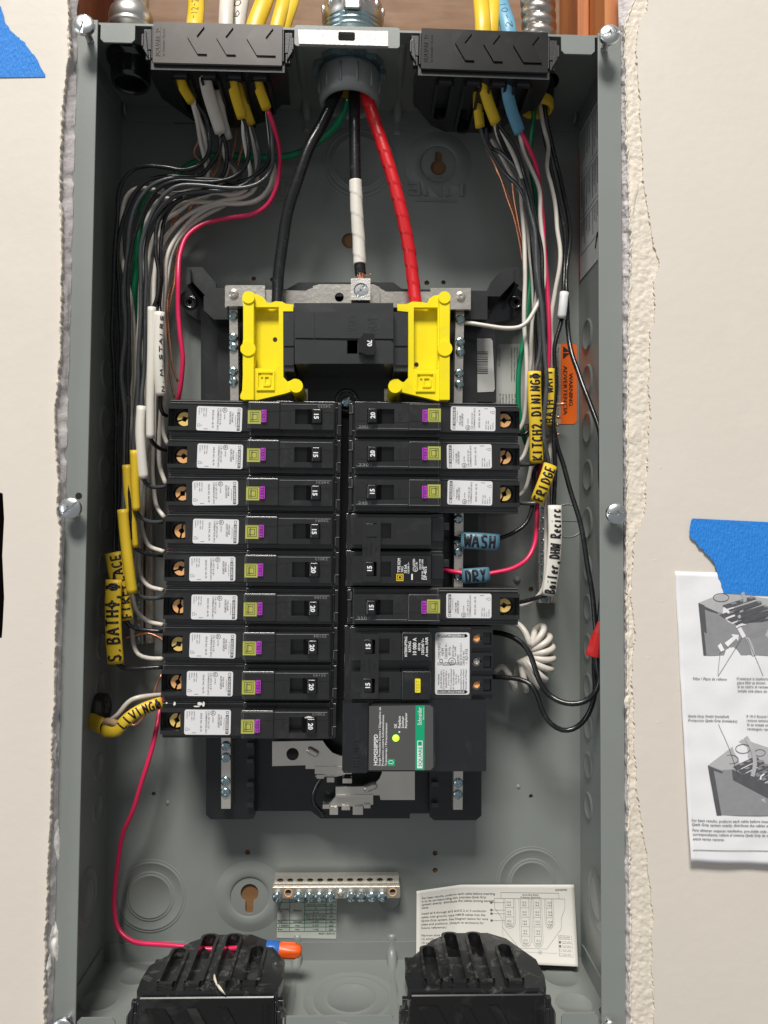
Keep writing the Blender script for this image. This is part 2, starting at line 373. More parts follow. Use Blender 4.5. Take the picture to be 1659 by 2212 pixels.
obj('dark_opening_back', MB().box(-.30, P(30, 1200, YW).x, P(0, 1400, YW).z, P(0, 1040, YW).z, -.06, -.045).mesh('dark_opening_back', mat('dark_brown_cavity', (.05, .032, .028), .8)), wl, SM)
for k, (x, y, a_, b_) in enumerate(((62, 513, 10, 5), (80, 508, 7, 3), (48, 700, 5, 4), (30, 1010, 6, 3), (70, 1370, 9, 5), (88, 1430, 5, 7), (94, 1660, 8, 14), (110, 470, 6, 9))):
    blob('plaster_smear', [(x + a_ * math.cos(t), y + b_ * math.sin(t)) for t in (0, 1, 2, 3, 4, 5)], YW + .0003, .00042, PAINT, wl, k + 30)
wr = empty('wall', (0, 0, 0), 'painted beige drywall right of the panel with torn cream paper edge', 'wall'); wr['kind'] = 'structure'; del wr['category']
rp = L2(jag(RSK, 5.0, 3, 2, .5), YW, O0)
obj('painted_skin', MB().plate([(.60, .75)] + [(.60, -.75)][:0] + rp + [(.60, -.75)], [], -.0012, 0).mesh('painted_skin', PAINT), wr, SM, .0004, 2)
gr = interp(jag(RSK, 5.0, 3, 2, .5))
RIN = jag([(1392, -500), (1384, -40), (1352, 45), (1349, 62), (1352, 110), (1352, 250), (1357, 400), (1362, 520), (1361, 640), (1357, 720), (1354, 900), (1356, 1000), (1353, 1100), (1352, 1200), (1355, 1350), (1354, 1500), (1356, 1650), (1357, 1800), (1361, 2000), (1363, 2212), (1363, 2700)], 3.2, 3, 11)
gi = interp(RIN)
m = MB(); m.add(*grid_strip(lambda y: gi(y), lambda y: gr(y) + 8, -60, 2340, 900, 26, YW + .0014, .00045, 300, 3, .0002), None, True)
obj('torn_drywall', m.mesh('torn_drywall', TORN), wr)
m = MB(); v = []; f = []; nx = 7
for j in range(ny + 1):
    y = -60 + 2400 * j / ny; a = P(gi(y) + 1, y, YW + .0022); b = P(flangeR(y) + 1 + 2 * noise.noise((y * .02, 8, 4)), y, .001)
    for i in range(nx + 1):
        t = i / nx; p = a.lerp(b, t); n1 = noise.fractal(p * 140, 1.0, 2.0, 4); k = math.sin(t * math.pi)
        v.append((p.x + n1 * .0012 * k, p.y + n1 * .001 * k, p.z))
for j in range(ny):
    for i in range(nx):
        a = j * (nx + 1) + i; f.append((a, a + 1, a + nx + 2, a + nx + 1))
m.add(v, f, None, False); obj('gypsum_edge', m.mesh('gypsum_edge', GYPS), wr)
lipstrip('torn_paper', [(x + 2, y) for x, y in [(1384, -40), (1352, 45), (1349, 62), (1352, 250), (1357, 400), (1362, 520), (1357, 720), (1354, 900), (1353, 1200), (1355, 1350), (1356, 1650), (1361, 2000), (1363, 2700)]], 0, 11, wr, TORN, 2.6, -.008)
obj('gypsum_board', MB().box(P(1366, 1100, 0).x + .004, .60, -.75, .75, -.02, -.0036).mesh('gypsum_board', GYPS), wr, SM)
for k, b in enumerate([[(1353, 915), (1370, 905), (1382, 925), (1388, 950), (1370, 960), (1352, 945)], [(1358, 430), (1366, 385), (1380, 395), (1372, 440), (1366, 470)], [(1347, 1515), (1358, 1500), (1366, 1505), (1361, 1520), (1352, 1530)],
                       [(1356, 1150), (1372, 1120), (1388, 1125), (1374, 1155), (1362, 1170)], [(1350, 1370), (1364, 1360), (1372, 1385), (1360, 1400)]]):
    blob('torn_paper', b, YW + .0012, .0010, TORN, wr, k + 9)
for k, (x, y, a_, b_) in enumerate(((1432, 640, 6, 10), (1440, 880, 7, 12), (1425, 1010, 10, 6), (1470, 1060, 12, 4), (1415, 1210, 14, 5), (1430, 1300, 16, 4), (1400, 1420, 12, 5), (1420, 1560, 12, 3))):
    blob('plaster_smear', [(x + a_ * math.cos(t), y + b_ * math.sin(t)) for t in (0, 1, 2, 3, 4, 5)], YW + .0003, .00045, PAINT, wr, k + 50)
# wood framing round the box
def beam(name, x0, x1, y0, y1, z0, z1, mt, label):
    e = empty(name, ((x0 + x1) / 2, y0, z0), label, 'wood framing')
    T = Matrix.Translation((-(x0 + x1) / 2, -y0, -z0))
    obj('board', MB().box(x0, x1, y0, y1, z0, z1).mesh('board', mt), e, T, .0015); return e
beam('sheathing_board', -.40, .40, .0972, .112, -.5, .62, WOODB, 'brown sheathing board at the back of the stud cavity above the panel')
xl = P(160, 0, .02).x; xb = P(246, 0, .09).x
beam('wall_stud', xl - .06, xb, .02, .0965, .334, .62, WOODR, 'reddish wooden stud behind the upper left corner of the panel')
beam('wall_stud', P(1306, 40, .012).x, P(1306, 40, .012).x + .038, .012, .0965, .334, .62, WOODO, 'orange knotty wooden stud behind the upper right corner of the panel')
beam('wall_stud', P(1243, 40, .05).x, P(1306, 40, .012).x - .0005, .045, .0965, .334, .62, WOODO, 'second wooden stud face beside the flexible conduit, upper right')
# ================================================================ PANEL BOX
box = empty('electrical_panel_box', (0, 0, 0), 'open grey steel breaker panel box set in the cut drywall', 'panel box')
def ring_prof(R, h=.0007): return [(0, h), (R - .0022, h), (R - .0014, h * 1.9), (R - .0006, h * .2), (R, 0)]
BO = Vector((0, DB, 0)); BM = Matrix.Translation(BO) @ FACE
def bp(x, y): p = P(x, y, DB); return p.x, p.z
def hole(x, y, r, n=18): a = bp(x, y); return circ(a[0], a[1], r, n)
def keyhole(x, y, R, r, ln, up):
    cx, cy = bp(x, y); o_ = []; a0 = math.asin(r / R)
    if up:
        for i in range(25):
            a = math.pi / 2 + a0 + (2 * math.pi - 2 * a0) * i / 24; o_.append((cx + R * math.cos(a), cy + R * math.sin(a)))
        for i in range(9): a = math.pi * i / 8; o_.append((cx + r * math.cos(a), cy + ln + r * math.sin(a)))
        return o_
    return [(2 * cx - a, 2 * cy - b) for a, b in keyhole(x, y, R, r, ln, True)]
holes = [keyhole(947, 362, .0062, .0028, .0105, True), keyhole(539, 1929, .0068, .0030, .0125, False), circ(*bp(756, 520), .0066, 20, .0062)]
for x, y, r in ((548, 602, 5), (588, 604, 5), (922, 611, 5.5), (958, 610, 5), (535, 1841, 5.5), (535, 1878, 5.5), (940, 1843, 5.5), (940, 1880, 5.5), (332, 1715, 4.5), (1147, 1720, 4.5), (1147, 1273, 5.5), (330, 1118, 5)):
    holes.append(hole(x, y, r * .00036))
obj('back_panel', MB().plate(rect(-WB, WB, -HB, HB), holes, -.0015, 0).mesh('back_panel', GREY), box, BM, .0003)
for sx, nm in ((-1, 'side_panel'), (1, 'side_panel')):
    obj('side_panel', MB().box(min(sx * WB, sx * (WB + .0015)), max(sx * WB, sx * (WB + .0015)), .0, DB + .0015, -HB, HB).mesh('side_panel', GREY), box)
    a, b = sorted((sx * (WB + .0015), sx * (WB - .0144)))
    obj('flange', MB().box(a, b, -.0022, -.0006, -HB - .002, HB + .002).mesh('flange', GREY), box, None, .0006)
# end panels with round openings
cb = Vector((-.0008, .041)); lb = PZ(280, 150, .318); yb = PZ(1160, 200, HB)
tp = rect(-WB, WB, 0, DB)
obj('end_panel', MB().plate(tp, [circ(cb.x, cb.y, .0195, 28)], HB, HB + .0015).mesh('end_panel', GREY), box)
obj('end_panel', MB().plate(tp, [], -HB - .0015, -HB).mesh('end_panel', GREY), box)
for s in (1, -1):                               # folded tabs that overlap back and sides
    v = [(-WB + .004, s * HB), (WB - .004, s * HB), (WB - .004, s * .3163), (.105, s * .3163), (.104, s * .3152), (.055, s * .3152), (.054, s * .3163), (-.120, s * .3163), (-.121, s * .3152), (-.16, s * .3152), (-.161, s * .3163), (-WB + .004, s * .3163)]
    if s > 0: v = v[::-1]
    obj('folded_tab', MB().plate(v[::-1] if s < 0 else v, [], .0002, .0014).mesh('folded_tab', GREY), box, BM, .0003)
    for sx in (-1, 1):
        M = Matrix.Translation((sx * WB, 0, 0)) @ Matrix(((0, 0, -sx, 0), (1, 0, 0, 0), (0, 1, 0, 0), (0, 0, 0, 1)))
        pl = [(.002, s * .3296), (.088, s * .3296), (.088, s * .3163), (.082, s * .3155), (.002, s * .3155)]
        me = MB().plate(pl, [], .0002, .0014, M); obj('folded_tab', me.mesh('folded_tab', GREY), box)
# front lips of the end panels
def lip(x0, x1, s, cham=True):
    a, b = s * HB, s * (HB - (.0127 if s > 0 else .0165)); c = .0022
    pts = [(x0, a), (x0, b + s * c), (x0 + c, b), (x1 - c, b), (x1, b + s * c), (x1, a)]
    obj('end_lip', MB().plate(pts, [], .0002, .0016).mesh('end_lip', GREY), box, FACE, .0004)
for x0, x1 in ((219, 293), (1211, 1283)):
    a, b = P(x0, 80, 0).x, P(x1, 80, 0).x; lip(a, b, 1); lip(a - .001, b, -1)
# mid lip of zinc with a slot
a, b = P(637, 80, 0).x, P(863, 80, 0).x
for s in (1, -1):
    z0, z1 = sorted((s * (HB + .001), s * (HB - (.0130 if s > 0 else .0172))))
    hl = [rrect(P(731, 88, 0).x, P(767, 88, 0).x, s * HB - s * .0035 - .0026, s * HB - s * .0035 - .0026 + .0048, .0012)] if s > 0 else []
    if hl: hl = [rrect(P(731, 88, 0).x, P(767, 88, 0).x, P(750, 97, 0).z, P(750, 78, 0).z, .0012)]
    if s < 0: hl = [rrect(P(727, 2200, 0).x, P(750, 2200, 0).x, -.3230, -.3150, .001)]
    obj('center_lip', MB().plate(rrect(a, b, z0, z1, .002), hl, .0018, .0034).mesh('center_lip', GREY), box, FACE, .0005)
    if s > 0:
        obj('worn_plate', MB().plate([(P(645, 73, 0).x, P(645, 73, 0).z), (P(647, 103, 0).x, P(647, 103, 0).z), (P(838, 108, 0).x, P(838, 108, 0).z), (P(838, 76, 0).x, P(838, 76, 0).z)], hl, .0036, .0042).mesh('worn_plate', mat('worn_galvanised', (.52, .49, .46), .45, .35, .12, 130, .2, 500, ((.30, .29, .28), .5, 90))), box, FACE, .0002)
# knockouts on the side walls
def sideM(sx, z, y): return Matrix.Translation((sx * WB, y, z)) @ Matrix(((0, 0, -sx, 0), (1, 0, 0, 0), (0, 1, 0, 0), (0, 0, 0, 1)))
KO = MB().lathe(ring_prof(.0125), 32).mesh('knockout', GREY); KOS = MB().lathe(ring_prof(.0105), 32).mesh('knockout', GREY)
for z in (.146, .111, .0748, .0385): obj('knockout', KO, box, sideM(-1, z, .071)); obj('knockout', KO, box, sideM(1, z + .0005, .0715))
for z in (.003, -.031, -.0605, -.0900, -.1194, -.1488, -.178, -.2076):
    if abs(z + .1488) > .001: obj('knockout', KOS, box, sideM(-1, z, .072))
    obj('knockout', KO if z > 0 else KOS, box, sideM(1, z, .0728))
def rings(rs, h=.0006):
    pr = [(0, h * len(rs))]; 
    for i, r in enumerate(sorted(rs)):
        hh = h * (len(rs) - i); pr += [(r - .0012, hh), (r - .0007, hh + h * .9), (r, hh - h * 1.3), (r + .0005, hh - h)]
    return pr
for rs, M in (((.0145, .022), sideM(-1, -.265, .052)), ((.0145, .022), sideM(1, -.265, .052))): obj('concentric_knockout', MB().lathe(rings(rs), 40).mesh('concentric_knockout', GREY), box, M)
for x, y, rs in ((325, 1935, (.0165, .0185, .0255, .0275)), (1148, 1906, (.0165, .0185, .0255, .0275)), (776, 352, (.0215, .0235, .0270, .0295))):
    p = P(x, y, DB); obj('concentric_knockout', MB().lathe(rings(rs, .00045), 48).mesh('concentric_knockout', GREY), box, Matrix.Translation(p) @ FACE)
for x, y, rs in ((758, 2160, (.0175, .027, .034)), (1212, 2113, (.013,)), (1239, 2169, (.0135,)), (214, 2162, (.0135,)), (296, 2108, (.0135,))):
    p = PZ(x, y, -HB); p.y = max(p.y, .012); obj('concentric_knockout', MB().lathe(rings(rs, .0005), 48).mesh('concentric_knockout', GREY), box, Matrix.Translation(p))
for x, y in ((947, 355), (539, 1936)):
    p = P(x, y, DB); obj('keyhole_boss', MB().lathe([(.0145, .0008), (.0165, .0019), (.021, .0014), (.0265, 0)], 40).mesh('keyhole_boss', GREY), box, Matrix.Translation(p) @ FACE)
p = P(778, 1943, DB) + Vector((.022, 0, 0)); obj('small_knockout', MB().lathe(rings((.0085,), .0006), 32).mesh('small_knockout', GREY), box, Matrix.Translation(p) @ FACE)
p = P(1227, 1125, DB); m = MB().lathe([(.0125, 0), (.0130, .0006), (.0135, 0)], 32); m.box(-.0125, .0125, -.0003, .0003, 0, .0004); obj('small_knockout', m.mesh('small_knockout', GREY), box, Matrix.Translation(p) @ FACE)
obj('dimple', MB().lathe([(0, .0025), (.0015, .0022), (.0022, .0012), (.003, 0)], 20).mesh('dimple', GREY), box, Matrix.Translation(P(1117, 1253, DB)) @ FACE)
for x, y in ((362, 1735), (1120, 1700)): obj('dimple', MB().lathe([(0, .0007), (.0012, .0005), (.0018, 0)], 16).mesh('dimple', GREY), box, Matrix.Translation(P(x, y, DB)) @ FACE)
# embossed LINE lettering, upside down as the box is mounted
for x in (943, 588):
    m = MB(); text(m, 'LINE', 0, 0, .0105, 180, .0008, 'C', depth=.0020, bold=.005, sq=1.5)
    for dz in (-.0045, .0145): m.box(-.0165, .0165, -dz - .0003, -dz + .0003, 0, .0012)
    p = P(x, 397, DB); obj('embossed_lettering', m.mesh('embossed_lettering', GREY), box, Matrix.Translation(p) @ FACE)
# embossed ribs beside the conduit plates and strap slots
for z in (1, -1):
    for x in (-.036, .036):
        m = MB().tube(spline([(x, .012, z * (HB + .0026)), (x, .05, z * (HB + .0026)), (x, .084, z * (HB + .0024)), (x, DB + .0008, z * (HB - .006)), (x, DB + .0028, z * (HB - .018))]), .0040, 18)
        obj('embossed_rib', m.mesh('embossed_rib', GREY), box)
for s, y in ((-1, 231), (1, 247)):
    p = P(270 if s < 0 else 1242, y, DB - .004); obj('hanging_tab', MB().tube(spline([p + Vector((0, .004, .006)), p + Vector((0, -.001, .004)), p + Vector((0, -.001, -.004)), p + Vector((0, .004, -.006))]), .0013, 8).mesh('hanging_tab', GREY), box)
obj('flange_hole', MB().cyl((0, 0, 0), .0021, .0001, 18).mesh('flange_hole', BLKD), box, Matrix.Translation(P(170, 1067 + 4, -.0023)) @ FACE)
# cover screws
def cover_screw(x, y, ang, label, tilt=(0, 0), r=.0068, Y=-.016):
    p = P(x, y, Y); M = Matrix.Translation(p) @ FACE @ Matrix.Rotation(R_(tilt[0]), 4, 'X') @ Matrix.Rotation(R_(tilt[1]), 4, 'Y')
    e = empty('cover_screw', M, label, 'screw', 'cover screws in the panel flanges')
    m = MB(); screwhead(m, r, .0030, [(ang, .92), (ang + 90, .26)], .00060, .0013, None, 26, 110); obj('screw_head', m.mesh('screw_head', ZINC), e)
    m = MB().tube([(0, 0, -.0008), (0, 0, Y * .98 * 1.0)], lambda u, t: .0021 + .0004 * math.sin(2 * math.pi * (u * 14 + t)), 14, None, True)
    st = MB().tube([(0, 0, -.0005 - i * .0004) for i in range(40)], lambda u, t: .0021 + .00035 * math.sin(2 * math.pi * (u * 16 + t)), 14); obj('screw_shank', st.mesh('screw_shank', ZINC), e)
cover_screw(182, 55, 80, 'domed zinc cover screw standing off the upper left flange corner', (-4, 4))
cover_screw(1316, 76, 10, 'domed zinc cover screw standing off the upper right flange corner', (-3, -3))
cover_screw(153, 1098, 42, 'domed zinc cover screw beside the small hole on the left flange', Y=-.012)
cover_screw(1331, 1110, 178, 'domed zinc cover screw halfway down the right flange', Y=-.012)
cover_screw(136, 2222, 15, 'zinc cover screw cut by the bottom edge of the photo, left flange', Y=-.012)
cover_screw(1318, 2216, 15, 'small zinc screw at the foot of the right flange', r=.0042, Y=-.006)
# ================================================================ CABLE GUARDS (four)
def guard(M, mt, bodym, label, clip=True):
    e = empty('cable_guard', M, label, 'cable guard')
    W = .0425; H0, H1 = -.0275, 0
    obj('front_plate', MB().plate(rrect(-W, W, H0, H1, .0006, 2), [], -.0006, .0012).mesh('front_plate', mt), e, None, .0005)
    for cx, wd in ((-.0165, .0062), (.0025, .0062), (.0225, .0125)):
        c = [(cx - .0035, -.0098), (cx + .0015, -.0028), (cx + .0015 + wd, -.0028), (cx - .0035 + wd, -.0098 + .0002), (cx + .0035 + wd, -.0215), (cx + .0035, -.0215)]
        obj('chevron', MB().plate(c[::-1], [], .0010, .0022).mesh('chevron', mt), e, None, .0003)
    m = MB(); m.lathe([(.0009, 0), (.0012, .0004), (.0015, 0)], 16, Matrix.Translation((.0055, -.013, .0012))); obj('eject_mark', m.mesh('eject_mark', mt), e)
    m = MB(); text(m, 'SQUARE', -.0382, -.0232, .0026, 90, .0012, 'L', fit=.0145, depth=.0005, bold=.01); text(m, 'D', -.0382, -.0070, .0024, 90, .0012, 'L', depth=.0005)
    m.box(-.0378, -.0376, -.0235, -.0028, .0012, .0015); text(m, 'by Schneider Electric', -.0348, -.0232, .0016, 90, .0012, 'L', fit=.019, depth=.0003)
    for a in (rect(-.0408, -.0405, -.0075, -.0045),): m.plate(a, [], .0012, .0015)
    obj('raised_lettering', m.mesh('raised_lettering', mt), e)
    # grip body: thick slotted block that runs back into the box
    T = Matrix.Translation((0, -.0310, 0)) @ Matrix.Rotation(R_(-90), 4, 'X')   # poly (x, depth) -> local (x, -h, -depth)
    out = [(-.0445, .001), (.0445, .001), (.0455, .014), (.0445, .030), (.024, .060), (.010, .070), (-.018, .070), (-.030, .062), (-.0455, .034), (-.0465, .014)]
    sl = []
    for x0, d1, wd in ((-.0255, .049, .0088), (-.0065, .065, .0088), (.0105, .065, .0088), (.0275, .047, .0088)):
        a = x0 - wd / 2; b = x0 + wd / 2
        sl.append([(a, .004), (b, .004), (b, d1 - wd / 2)] + [(x0 + wd / 2 * math.cos(R_(t)), d1 - wd / 2 + wd / 2 * math.sin(R_(t))) for t in range(20, 180, 20)] + [(a, d1 - wd / 2)])
    B = MB(); T2 = Matrix(((1, 0, 0, 0), (0, 0, 1, -.0310), (0, -1, 0, 0), (0, 0, 0, 1)))
    B.plate(out, sl, 0, .0065, T2); obj('grip_body', B.mesh('grip_body', bodym), e, None, .0006)
    for i, s_ in enumerate(sl):                 # rim round each slot
        cx = sum(p[0] for p in s_) / len(s_); rim = [(cx + (x - cx) * 1.42, .007 if y < .005 else y + .0016) for x, y in s_]
        B = MB(); B.plate(rim, [s_], -.0028, .0001, T2); B.plate(rim, [s_], .0064, .022, T2); obj('slot_rim', B.mesh('slot_rim', bodym), e, None, .0004)
        xs = [p[0] for p in s_]; ys = [p[1] for p in s_]; B = MB().add([(min(xs), -.0160, -.006), (max(xs), -.0200, -.006), (max(xs), -.0270, -max(ys) + .004), (min(xs), -.0230, -max(ys) + .004)], [(0, 1, 2, 3)]); obj('slot_flap', B.mesh('slot_flap', bodym), e, None, 0, 0, .0008)
    obj('back_web', MB().box(-.044, .044, -.0275, -.0245, -.045, -.003).mesh('back_web', bodym), e, None, .0005)
    for s in (-1, 1):
        m = MB().box(s * .0432 - .0006, s * .0432 + .0006, -.0245, -.003, -.004, .0008); m.box(*sorted((s * .044, s * .0492)), -.018, -.004, -.006, -.0005); m.box(*sorted((s * .0445, s * .0478)), -.0245, -.018, -.005, -.001)
        m.prism([(s * .0455, -.024), (s * .050, -.0165), (s * .050, -.009), (s * .0475, -.0055)][::s], -.003, .0006)
        obj('side_latch', m.mesh('side_latch', bodym), e, None, .0004)
        obj('latch_rib', MB().box(s * .0495 - .0006, s * .0495 + .0006, -.0165, -.0085, -.001, .0014).mesh('latch_rib', BRN), e, None, .0003)
        obj('side_skirt', MB().prism([(0, -.004), (-.072, -.004), (-.072, -.030), (-.050, -.0335), (0, -.0335)], -.0006, .0006, Matrix.Translation((s * .0452, 0, 0)) @ Matrix(((0, 0, 1, 0), (0, 1, 0, 0), (1, 0, 0, 0), (0, 0, 0, 1)))).mesh('side_skirt', bodym), e) if False else None
    return e
def gpos(x, s, roll=0):
    c = P(x, 60 if s > 0 else 2140, 0); return Matrix.Translation((c.x, -.0022, s * .3303 * 1.0)) @ FACE @ Matrix.Rotation(R_(0 if s > 0 else 180), 4, 'Z')
gG = gpos(473, 1); guard(gG, BRN, BLKD, 'brownish upper left cable guard whose slots carry yellow and white cables')  # black plastic, brownish only by the glare in BRN's base colour
guard(gpos(1046, 1) @ Matrix.Rotation(R_(-.6), 4, 'Z'), GBK, BLKD, 'black upper right cable guard whose slots carry yellow and blue cables')
g3 = Matrix.Translation((P(449, 2140, 0).x, -.0022, -.3280)) @ FACE @ Matrix.Rotation(R_(180), 4, 'Z')
guard(g3, GBK, DUST, 'dusty empty cable guard at the bottom left holding a wood splinter')
g4 = Matrix.Translation((P(1030, 2140, 0).x, -.0022, -.3280)) @ FACE @ Matrix.Rotation(R_(180), 4, 'Z')
guard(g4, GBK, DUST, 'dusty empty cable guard at the bottom right in front of the instruction card')
sp = empty('wood_splinter', P(460, 2110, .01), 'pale wood splinter lying on the bottom left cable guard', 'splinter')
m = MB(); o_ = P(460, 2110, .01)
ZS = -.2945
m.tube([Vector(q) - o_ for q in spline([PZ(463, 2104, ZS), PZ(464, 2116, ZS), PZ(469, 2129, ZS)])], lambda u, t: .0004 + .0013 * math.sin(math.pi * u) ** .7, 8, sx=.5)
m.tube([Vector(q) - o_ for q in spline([PZ(469, 2127, ZS), PZ(476, 2136, ZS), P(487, 2149, -.004)])], lambda u, t: .0003 + .0011 * math.sin(math.pi * min(1, u + .12)) ** .8, 8, sx=.5)
obj('splinter_body', m.mesh('splinter_body', mat('pale_wood', (.78, .70, .55), .6)), sp)
# ================================================================ CONDUITS AND BUSHINGS
def zlathe(name, prof, mt, parent, M=Matrix(), n=40, rib=None): return obj(name, MB().lathe(prof, n, M).mesh(name, mt), parent)
ctr = P(762, 60, .044); ctr.z = HB
ec = empty('main_conduit', ctr, 'large zinc conduit fitting over the middle of the panel with grey bushing below', 'conduit')
GALV = mat('shiny_zinc_casting', (.66, .64, .61), .36, 1, .15, 60, .25, 90)
zlathe('locknut_thread', [(.0205, .0015), (.0205, .020), (.0228, .0205), (.0232, .0235), (.0208, .0242), (.0224, .0250), (.0228, .0275), (.0205, .0282), (.0218, .0290), (.0222, .0312), (.0196, .0318)], BLUEZ, ec)
FB = zlathe('fitting_body', [(.0196, .0315), (.0214, .0335), (.0226, .0375), (.0226, .0440), (.0216, .0475), (.0196, .0500), (.0180, .0510), (.0180, .0550), (.0166, .0556), (.0166, .12)], GALV, ec)
c2 = P(755, 190, .041); c2.z = HB
eb = empty('conduit_bushing', c2, 'ribbed grey plastic bushing that the three thick service wires come out of', 'bushing')
m = MB().lathe([(.0165, .0), (.0165, -.0235), (.0175, -.0262), (.0195, -.0268), (.0213, -.0252), (.0222, -.022), (.0226, -.0075), (.0212, -.0040), (.020, -.0040)], 48)
for k in range(12):
    a = R_(15 + 30 * k); m.tube([(.0224 * math.cos(a), .0224 * math.sin(a), -.008), (.0222 * math.cos(a), .0222 * math.sin(a), -.0215)], .0009, 6)
obj('bushing_body', m.mesh('bushing_body', PVC), eb)
obj('yellow_throat', MB().lathe([(.0163, -.002), (.0163, -.012)], 40).mesh('yellow_throat', YCB), eb)
m = MB(); pts = []
for k in range(48): a = 2 * math.pi * k / 48; r = .0262 if k % 6 < 4 else .0230; pts.append((r * math.cos(a), r * math.sin(a)))
m.plate(pts, [circ(0, 0, .0195, 32)], -.0042, -.0004); obj('locknut', m.mesh('locknut', BLUEZ), eb, None, .0005)
for k in range(7):
    a_ = R_(200 + k * 24); m = MB().tube([(.0224 * math.cos(a_), .0224 * math.sin(a_), z_) for z_ in (.0365, .039, .042, .045)], lambda u, t: .0016 * (1 - abs(2 * u - 1) ** 4) ** .5 + .0001, 8); obj('casting_lug', m.mesh('casting_lug', GALV), ec)
m = MB(); m.box(-.005, .005, -.0250, -.0225, .0300, .0420).box(-.0062, -.0046, -.0262, -.0225, .030, .0425).box(.0046, .0062, -.0262, -.0225, .030, .0425); obj('set_screw_pad', m.mesh('set_screw_pad', GALV), ec, None, .0008)
# left metal tube
p = P(284, 30, .036); p.z = HB
el = empty('metal_tube_conduit', p, 'smooth galvanised tube with compression fitting entering the upper left corner', 'conduit')
zlathe('tube', [(.0118, .034), (.0118, .12)], mat('galvanised_tube', (.60, .60, .60), .38, .9, .08, 60, .1, 200), el)
zlathe('compression_fitting', [(.0135, .0015), (.0135, .0190), (.0152, .0195), (.0158, .0225), (.0146, .0232), (.0152, .0240), (.0156, .0290), (.0144, .0335), (.0120, .0358)], GALV, el)
p2 = PZ(275, 160, .312); p2.y = .033; p2.z = HB
eb2 = empty('conduit_bushing', p2, 'black threaded bushing hanging in the dark upper left corner of the box', 'bushing')
m = MB().lathe([(.0105, -.004), (.0105, -.019), (.0112, -.0205), (.0125, -.0205), (.0132, -.019)] + [(.0132 + .0006 * (i % 2), -.018 + i * .001) for i in range(14)] + [(.0165, -.004), (.0168, -.0005)], 36)
obj('bushing_body', m.mesh('bushing_body', BLKS), eb2)
# right flexible conduit
p = P(1166, 60, .036); p.z = HB + .001
ef = empty('flexible_conduit', p, 'ribbed flexible steel conduit above the upper right corner', 'conduit')
pr = []
for i in range(150):
    q = i / 150 * 12; pr.append((.0106 + .0022 * abs(math.sin(q * math.pi)) ** .6, .001 + i * .0006))
m = MB(); n = 40; v = []; f = []
for i in range(150):
    for j in range(n):
        a = 2 * math.pi * j / n; q = i / 150 * 11 + j / n; rr = .0102 + .0024 * abs(math.sin(q * math.pi)) ** .55; x = -.004 * (i / 150) ** 1.6
        v.append((x + rr * math.cos(a), rr * math.sin(a), .0006 * i))
for i in range(149):
    for j in range(n): f.append((i * n + j, i * n + (j + 1) % n, (i + 1) * n + (j + 1) % n, (i + 1) * n + j))
m.add(v, f, None, True); obj('corrugated_tube', m.mesh('corrugated_tube', FLEX), ef)
p = P(1160, 232, .052); ey = empty('conduit_bushing', p, 'yellow plastic bushing behind the upper right cable guard', 'bushing')
obj('bushing_body', MB().lathe([(.0085, .012), (.0085, -.001), (.0095, -.003), (.0112, -.003), (.0122, -.001), (.0122, .004)], 36).mesh('bushing_body', YCB), ey)
obj('fitting', MB().lathe([(.0125, .004), (.0125, HB - p.z), (.016, HB - p.z)], 36).mesh('fitting', BLKD), ey)
# ================================================================ MOUNTING INTERIOR
ei = empty('breaker_mounting_base', P(745, 1200, .09), 'black plastic breaker mounting base with tin plated bus bars and neutral bars', 'mounting base'); EO = Vector(P(745, 1200, .09))
EM = Matrix.Translation(-EO) @ FACE              # parts given in world x,z with depth -Y
def part(name, m, mt, bev=0, parent=None): return obj(name, m.mesh(name, mt), parent or ei, EM if parent is None or parent is ei else None, bev)
def W2(pts, Y): return [(P(x, y, Y).x, P(x, y, Y).z) for x, y in pts]
def wplate(name, pts, Y0, Y1, mt, bev=0, holes=()):   # pixel outline read on the near plane Y1
    w_ = W2(pts, Y1); a = sum(w_[i][0] * w_[(i + 1) % len(w_)][1] - w_[(i + 1) % len(w_)][0] * w_[i][1] for i in range(len(w_)))
    if a < 0: w_ = w_[::-1]
    return part(name, MB().plate(w_, [W2(h, Y1) for h in holes], -Y0, -Y1), mt, bev)
def pc(x, y, r, n=20): return [(x + r * math.cos(2 * math.pi * i / n), y + r * math.sin(2 * math.pi * i / n)) for i in range(n)]
wplate('backplate', [(470, 655), (640, 655), (660, 640), (835, 640), (850, 655), (1030, 655), (1035, 1590), (1035, 1757), (885, 1757), (885, 1768), (692, 1768), (672, 1752), (470, 1752)], .0945, .074, BLKD, .001)
wplate('end_block', [(445, 1590), (549, 1590), (549, 1768), (538, 1770), (455, 1770), (445, 1760)], .0945, .062, BLKD, .001)
wplate('end_block', [(928, 1590), (1040, 1590), (1040, 1762), (1028, 1772), (938, 1772), (928, 1764)], .0945, .062, BLKD, .001)
wplate('side_wing', [(434, 690), (520, 690), (520, 868), (434, 868)], .0945, .080, BLK, .0008)
wplate('side_wing', [(1003, 690), (1069, 690), (1072, 868), (1003, 868)], .0945, .076, BLK, .0008)
wplate('side_wing', [(955, 1095), (1049, 1095), (1049, 1262), (955, 1262)], .0945, .078, BLK, .0008)
wplate('cross_bar', [(462, 622), (498, 622), (498, 690), (462, 690), (440, 670), (440, 640)], .0945, .056, BLKD, .001)
wplate('cross_bar', [(1000, 628), (1053, 628), (1053, 690), (1000, 690)], .0945, .056, BLKD, .001)
wplate('top_edge', [(480, 640), (480, 628), (620, 624), (645, 610), (850, 610), (868, 624), (1040, 628), (1040, 640)], .0945, .060, BLKD, .001)
